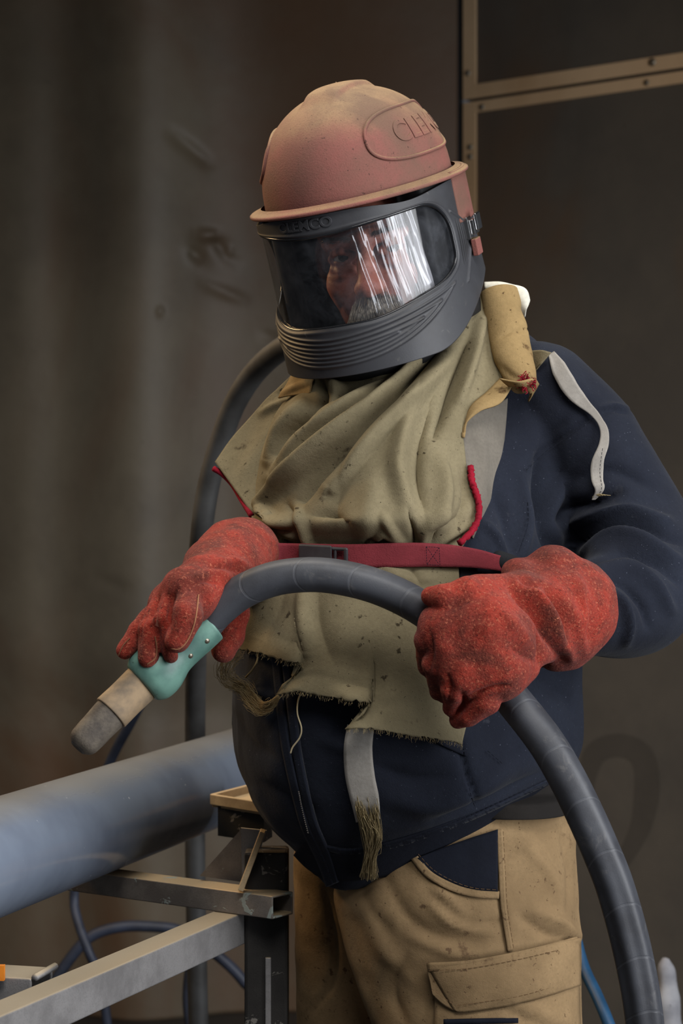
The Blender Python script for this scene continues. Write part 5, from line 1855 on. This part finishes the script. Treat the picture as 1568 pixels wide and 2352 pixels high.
    # rounded rectangle by direction
    def rr(t):
        c, s = np.cos(t), np.sin(t)
        pts = []
        per = 4 * (HX - CR_) + 4 * (HZ - CR_) + 2 * math.pi * CR_
        u = t / (2 * math.pi) * per
        segs = [('l', (HX, 0), (HX, HZ - CR_)), ('a', (HX - CR_, HZ - CR_), 0), ('l', (HX - CR_, HZ), (-HX + CR_, HZ)), ('a', (-HX + CR_, HZ - CR_), 90), ('l', (-HX, HZ - CR_), (-HX, -HZ + CR_)),
                ('a', (-HX + CR_, -HZ + CR_), 180), ('l', (-HX + CR_, -HZ), (HX - CR_, -HZ)), ('a', (HX - CR_, -HZ + CR_), 270), ('l', (HX, -HZ + CR_), (HX, 0))]
        out = np.zeros((len(t), 2))
        acc = 0
        for k in segs:
            ln = math.hypot(k[2][0] - k[1][0], k[2][1] - k[1][1]) if k[0] == 'l' else math.pi / 2 * CR_
            m = (u >= acc - 1e-9) & (u <= acc + ln + 1e-9)
            w = ((u[m] - acc) / ln)[:, None]
            if k[0] == 'l':
                out[m] = np.array(k[1]) * (1 - w) + np.array(k[2]) * w
            else:
                a = np.radians(k[2] + 90 * w[:, 0])
                out[m] = np.array(k[1]) + CR_ * np.stack([np.cos(a), np.sin(a)], -1)
            acc += ln
        return out
    inn = rr(t)
    lowr = inn[:, 1] < 0
    inn[lowr, 1] *= 1 - 0.36 * smooth01((np.abs(inn[lowr, 0]) - 0.05) / 0.13)

    def bot(x):
        return -0.193 + 0.060 * smooth01((np.abs(x / arc) - 54) / 62) + 0.004 * (x / 0.2) ** 2
    XB = 118 * arc
    zt = lambda x: -0.0055 - 0.0075 * np.exp(-((np.abs(x / arc) - 56) / 20) ** 2)
    # outer edge point for every point of the opening: sides to sides, corners round the corners
    per = 4 * (HX - CR_) + 4 * (HZ - CR_) + 2 * math.pi * CR_
    lens_ = [HZ - CR_, math.pi / 2 * CR_, 2 * (HX - CR_), math.pi / 2 * CR_, 2 * (HZ - CR_), math.pi / 2 * CR_, 2 * (HX - CR_), math.pi / 2 * CR_, HZ - CR_]
    acc = np.concatenate([[0], np.cumsum(lens_)])
    XC_ = HX - 0.02
    zc_ = 0.02
    key_u = [0, acc[1], acc[1] + lens_[1] * 0.45, acc[2], acc[3], acc[3] + lens_[3] * 0.55, acc[4], acc[5], acc[5] + lens_[5] * 0.45, acc[6], acc[7], acc[7] + lens_[7] * 0.55, acc[8], acc[9]]
    kx = [XB, XB, XB, XC_, -XC_, -XB, -XB, -XB, -XB, -XC_, XC_, XB, XB, XB]
    kv = [0, 0.3, 1, 1, 1, 1, 0.3, -0.3, -1, -1, -1, -1, -0.3, 0]
    u_ = t / (2 * math.pi) * per
    ox = np.interp(u_, key_u, kx)
    ov = np.interp(u_, key_u, kv)
    oz = np.where(ov >= 0, ov * zt(ox), 0) + np.where(ov < 0, -ov * bot(ox), 0) + (1 - np.abs(ov)) * (zt(ox) + bot(ox)) / 2
    out = np.stack([ox, oz - ZC], -1)
    inn[~lowr, 1] -= 0.007 * (1 - smooth01(np.abs(inn[~lowr, 0]) / 0.15)) * smooth01(inn[~lowr, 1] / 0.05)
    ns = 72
    w = np.linspace(0, 1, ns)[:, None, None] ** 1.15
    g = inn[None] * (1 - w) + out[None] * w
    # relief drawn in (arc, height): chin ribs, side vents, lip around the opening
    dr = np.zeros(g.shape[:2])
    dist = np.linalg.norm(g - inn[None], axis=-1)
    dr -= 0.0012 * np.exp(-(dist / 0.002) ** 2)
    dr += 0.0006 * np.exp(-((dist - 0.004) / 0.002) ** 2)

    def rib(pts, wd, hgt):
        q = cr(np.array(pts, float), 40) - np.array([0, ZC])
        b = np.full(g.shape[:2], 9.0)
        for a, c in zip(q[:-1], q[1:]):
            ab = c - a
            k = np.clip(((g - a) @ ab) / (ab @ ab + 1e-12), 0, 1)
            b = np.minimum(b, np.linalg.norm(g - a - k[..., None] * ab, axis=-1))
        return hgt * np.exp(-(b / wd) ** 2)
    for m in (1,):
        ribs = []
        for tip, zu, zl in (((0.172, -0.120), -0.1490, -0.1800), ((0.146, -0.134), -0.1545, -0.1750), ((0.118, -0.1465), -0.1600, -0.1700)):
            for zc, pw in ((zu, 1.7), (zl, 2.4)):
                xx = np.linspace(-tip[0], tip[0], 15)
                ribs.append([(a, zc + (tip[1] - zc) * (abs(a) / tip[0]) ** pw) for a in xx])
        ribs.append([(a, -0.1650 + 0.0100 * (abs(a) / 0.085) ** 2) for a in np.linspace(-0.085, 0.085, 11)])
        for outer in ribs:
            dr += rib(outer, 0.0015, 0.0017)
    for m in (-1, 1):
        dr += rib([(m * 0.192, -0.040), (m * 0.222, -0.062), (m * 0.226, -0.082), (m * 0.198, -0.125)], 0.0015, 0.002)
    G = cyl(g[..., 0] / arc, g[..., 1] + ZC, 0.0025)
    nrm = G * np.array([1 / HA ** 2, 1 / HB ** 2, 0])
    nrm /= np.linalg.norm(nrm, axis=-1, keepdims=True)
    # the front leans in slightly towards the chin
    G = G + nrm * (dr + 0.004 * smooth01((g[..., 1] + 0.01) / -0.06) * 0.6)[..., None]
    f = grid_faces(ns, nt, True, flip=(np.cross(G[0, 1] - G[0, 0], G[1, 0] - G[0, 0]) @ nrm[0, 0]) > 0)
    fr = mk('visor_frame', hw(G.reshape(-1, 3)), f, M['frame'], h, solid=0.004, offset=-1.0, label='dark grey visor frame')
    lettering('CLEMCO', 0.0190, 0.0009, lambda v: cyl((v[:, 0] * 1.05 - 0.004) / arc, -0.0150 + v[:, 1] * 0.85, 0.0024 + v[:, 2]), M['frame'], 1.0)
    # dark vent slots beside the opening
    for m in (-1, 1):
        for k in range(6):
            x = 0.199 + 0.0046 * k
            q = cr(np.array([(m * x, -0.050 - 0.003 * k), (m * (x + 0.0015), -0.078), (m * (x - 0.002), -0.116 + 0.0065 * k)], float), 24)
            tube('vent_slot', hw(cyl(q[:, 0] / arc, q[:, 1], 0.0024)), 0.0010 * np.sin(np.linspace(0.25, math.pi - 0.25, 24)), M['black'], h, nseg=6)
    # gasket and lens, inside the frame
    q = cyl(inn[:, 0] / arc, inn[:, 1] + ZC, 0.0004)
    q = np.vstack([q, q[:1]])
    V, ff, uv = tube_arrays(hw(q), 0.0020, 10, caps=False)
    mk('visor_gasket', V, ff, M['gasket'], h, label='black visor gasket')
    x = np.linspace(-0.196, 0.196, 90)
    zz = np.linspace(-0.138, -0.020, 30)
    X, Z = np.meshgrid(x, zz)
    mk('visor_lens', hw(cyl(X / arc, Z, -0.0008).reshape(-1, 3)), grid_faces(30, 90), M['lens'], h, label='clear curved lens')
    # creased tear-off film, peeling behind the lens on the right half
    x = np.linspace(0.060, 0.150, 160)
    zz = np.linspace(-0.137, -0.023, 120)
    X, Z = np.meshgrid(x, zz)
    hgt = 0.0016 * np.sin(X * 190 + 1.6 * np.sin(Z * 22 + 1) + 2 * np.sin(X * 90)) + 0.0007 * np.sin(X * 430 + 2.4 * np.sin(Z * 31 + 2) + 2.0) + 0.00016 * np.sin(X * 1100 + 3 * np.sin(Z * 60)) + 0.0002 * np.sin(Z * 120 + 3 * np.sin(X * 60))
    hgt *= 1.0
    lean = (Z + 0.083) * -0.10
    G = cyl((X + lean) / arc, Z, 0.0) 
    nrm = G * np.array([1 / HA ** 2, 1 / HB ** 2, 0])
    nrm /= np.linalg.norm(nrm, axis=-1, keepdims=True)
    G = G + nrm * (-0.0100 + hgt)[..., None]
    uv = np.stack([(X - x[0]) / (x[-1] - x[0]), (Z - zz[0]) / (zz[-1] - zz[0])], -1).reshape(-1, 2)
    mk('tear_off_film', hw(G.reshape(-1, 3)), grid_faces(120, 160), M['film'], h, uv=uv, label='creased hazy film with painted reflection streaks')
    # dark lining behind the head and the neck seal under the chin
    az = np.linspace(60, 300, 160)
    zz = np.linspace(0.0, -0.17, 24)
    A, Z = np.meshgrid(az, zz)
    mk('inner_lining', hw(cyl(A, Z, -0.0075 - 0.026 * smooth01((69 - np.minimum(A, 360 - A)) / 8)).reshape(-1, 3)), grid_faces(24, 160), M['black'], h, solid=0.003, offset=-1.0)
    az = np.linspace(0, 360, 70, endpoint=False)
    rings = []
    for d, z in ((-0.022, -0.172), (-0.026, -0.19), (-0.034, -0.206), (-0.05, -0.215)):
        rings.append(cyl(az, np.full(70, z) + 0.05 * smooth01((np.abs(((az + 180) % 360) - 180) - 50) / 70), d))
    mk('neck_seal', hw(np.stack(rings).reshape(-1, 3)), grid_faces(4, 70, True), M['black'], h, solid=0.003, label='black neck seal')
    # latch and red tab at the right hinge
    for m in (1, -1):
        def hb(name, az, z, dr, sx, sy, sz, mat):
            c = hw(cyl(m * np.array(float(az)), np.array(float(z)), dr))
            a = math.radians(m * az)
            r = HM @ np.array([math.sin(a), -math.cos(a), 0])
            u = HM @ np.array([math.cos(a), math.sin(a), 0])
            k = HM @ np.array([0, 0, 1.0])
            return box(name, c, u * sx, r * sy, k * sz, mat, h, bevel=0.0012)
        hb('latch', 98, -0.067, 0.010, 0.010, 0.0025, 0.009, M['chrome'])
        hb('latch', 95, -0.067, 0.005, 0.007, 0.003, 0.013, M['chrome'])
        hb('latch_lever', 99, -0.062, 0.0145, 0.009, 0.0018, 0.010, M['chrome'])
        hb('hinge_tab', 98, -0.091, 0.008, 0.010, 0.0035, 0.010, M['shell'])


build_helmet()


# ================================================================== BLAST HOSE
def build_hose():
    root = empty('blast_hose', tuple(P(760, 1320, -0.28)), 'thick black blast hose with mint-green nozzle holder, held in both red gloves', 'hose')
    q = [(455, 1462, -.266, .0184), (478, 1428, -.268, .0186), (510, 1394, -.270, .0187), (560, 1357, -.273, .0187), (635, 1328, -.277, .0187), (725, 1320, -.282, .0187), (815, 1333, -.286, .0188), (895, 1359, -.288, .0189),
         (975, 1402, -.286, .0190), (1048, 1462, -.275, .0192), (1115, 1533, -.270, .0194), (1178, 1608, -.276, .0197), (1250, 1700, -.288, .0200), (1298, 1780, -.295, .0202), (1338, 1860, -.298, .0203), (1378, 1950, -.300, .0203),
         (1415, 2047, -.298, .0203), (1454, 2195, -.292, .0203), (1480, 2349, -.285, .0203), (1500, 2600, -.26, .0203), (1515, 3000, -.2, .0203), (1530, 3350, -.10, .0203)]
    pts = [tuple(P(a, b, c)) + (r,) for a, b, c, r in q]
    x, y, z, r = pts[-1]
    pts += [(x + 0.03, y + 0.10, 0.06, r), (x + 0.10, y + 0.22, 0.0205, r), (x + 0.30, y + 0.42, 0.0203, r), (x + 0.6, y + 0.6, 0.0203, r)]
    Q = cr(np.array(pts), 420)
    lobe = lambda u, th: 1 + 0.06 * np.cos(6 * th + 0.6)[None, :] * np.clip((u - 0.20) / 0.1, 0.25, 1)[:, None]
    V, f, uv = tube_arrays(Q[:, :3], Q[:, 3], 48, lobe=lobe)
    mk('hose', V, f, M['hose'], root, uv=uv)
    # raised wrap mark on the hose
    # nozzle holder: a lathe along the nozzle axis
    a, b = np.array(P(474, 1438, -.266)), np.array(P(330, 1566, -.283))
    ax = (b - a) / np.linalg.norm(b - a)

    def lathe(name, prof, base, axis, mat, label=None, n=40):
        """prof: (distance along the axis, radius)"""
        prof = cr(np.array(prof, float), max(24, 6 * len(prof)))
        up = np.cross(axis, [0, 1, 0])
        up /= np.linalg.norm(up)
        bi = np.cross(axis, up)
        th = np.linspace(0, 2 * math.pi, n, endpoint=False)
        G = base + prof[:, 0][:, None, None] * axis + prof[:, 1][:, None, None] * (np.cos(th)[None, :, None] * up + np.sin(th)[None, :, None] * bi)
        V = G.reshape(-1, 3)
        f = grid_faces(len(prof), n, True, flip=False).tolist()
        return mk(name, V, f, mat, root, label=label)
    L = np.linalg.norm(b - a)
    lathe('nozzle_holder', [(-0.004, .0178), (-0.0045, .0215), (0.0, .0222), (0.012, .0225), (0.03, .0225), (0.045, .0235), (0.055, .0270), (0.064, .0300), (0.074, .0312), (0.084, .0300), (0.092, .0250), (0.094, .0195)], a, ax, M['mint'], 'worn mint-green nozzle holder')
    for s, d in ((0.012, 0.5), (0.036, 0.45)):
        c = a + ax * s
        up = np.cross(ax, [0, 1, 0])
        up /= np.linalg.norm(up)
        if up[2] > 0:
            up = -up
        dirv = np.array([0, -1.0, 0]) * 0.83 + up * 0.56
        dirv -= ax * (dirv @ ax)
        dirv /= np.linalg.norm(dirv)
        tube('screw', [c + dirv * 0.019, c + dirv * 0.0230], 0.0028, M['screw'], root, nseg=10)
    c0, c1 = np.array(P(322, 1572, -.284)), np.array(P(254, 1638, -.297))
    a2 = (c1 - c0) / np.linalg.norm(c1 - c0)
    L2 = np.linalg.norm(c1 - c0)
    lathe('nozzle_sleeve', [(-0.012, .010), (-0.012, .0208), (0, .0212), (L2 * 0.5, .0208), (L2 - 0.004, .0212), (L2, .0208), (L2 + 0.0005, .016)], c0, a2, M['sleeve_tan'], 'dusty tan nozzle sleeve')
    d1 = np.array(P(194, 1702, -.309))
    a3 = (d1 - c1) / np.linalg.norm(d1 - c1)
    L3 = np.linalg.norm(d1 - c1)
    lathe('nozzle_tip', [(-0.004, .012), (-0.004, .0186), (L3 * 0.5, .0182), (L3 - 0.006, .0178), (L3 + 0.003, .0166), (L3 + 0.008, .0125), (L3 + 0.008, .0065), (L3 - 0.03, .0055)], c1, a3, M['nozzle_dark'], 'gritty dark nozzle tip')


build_hose()
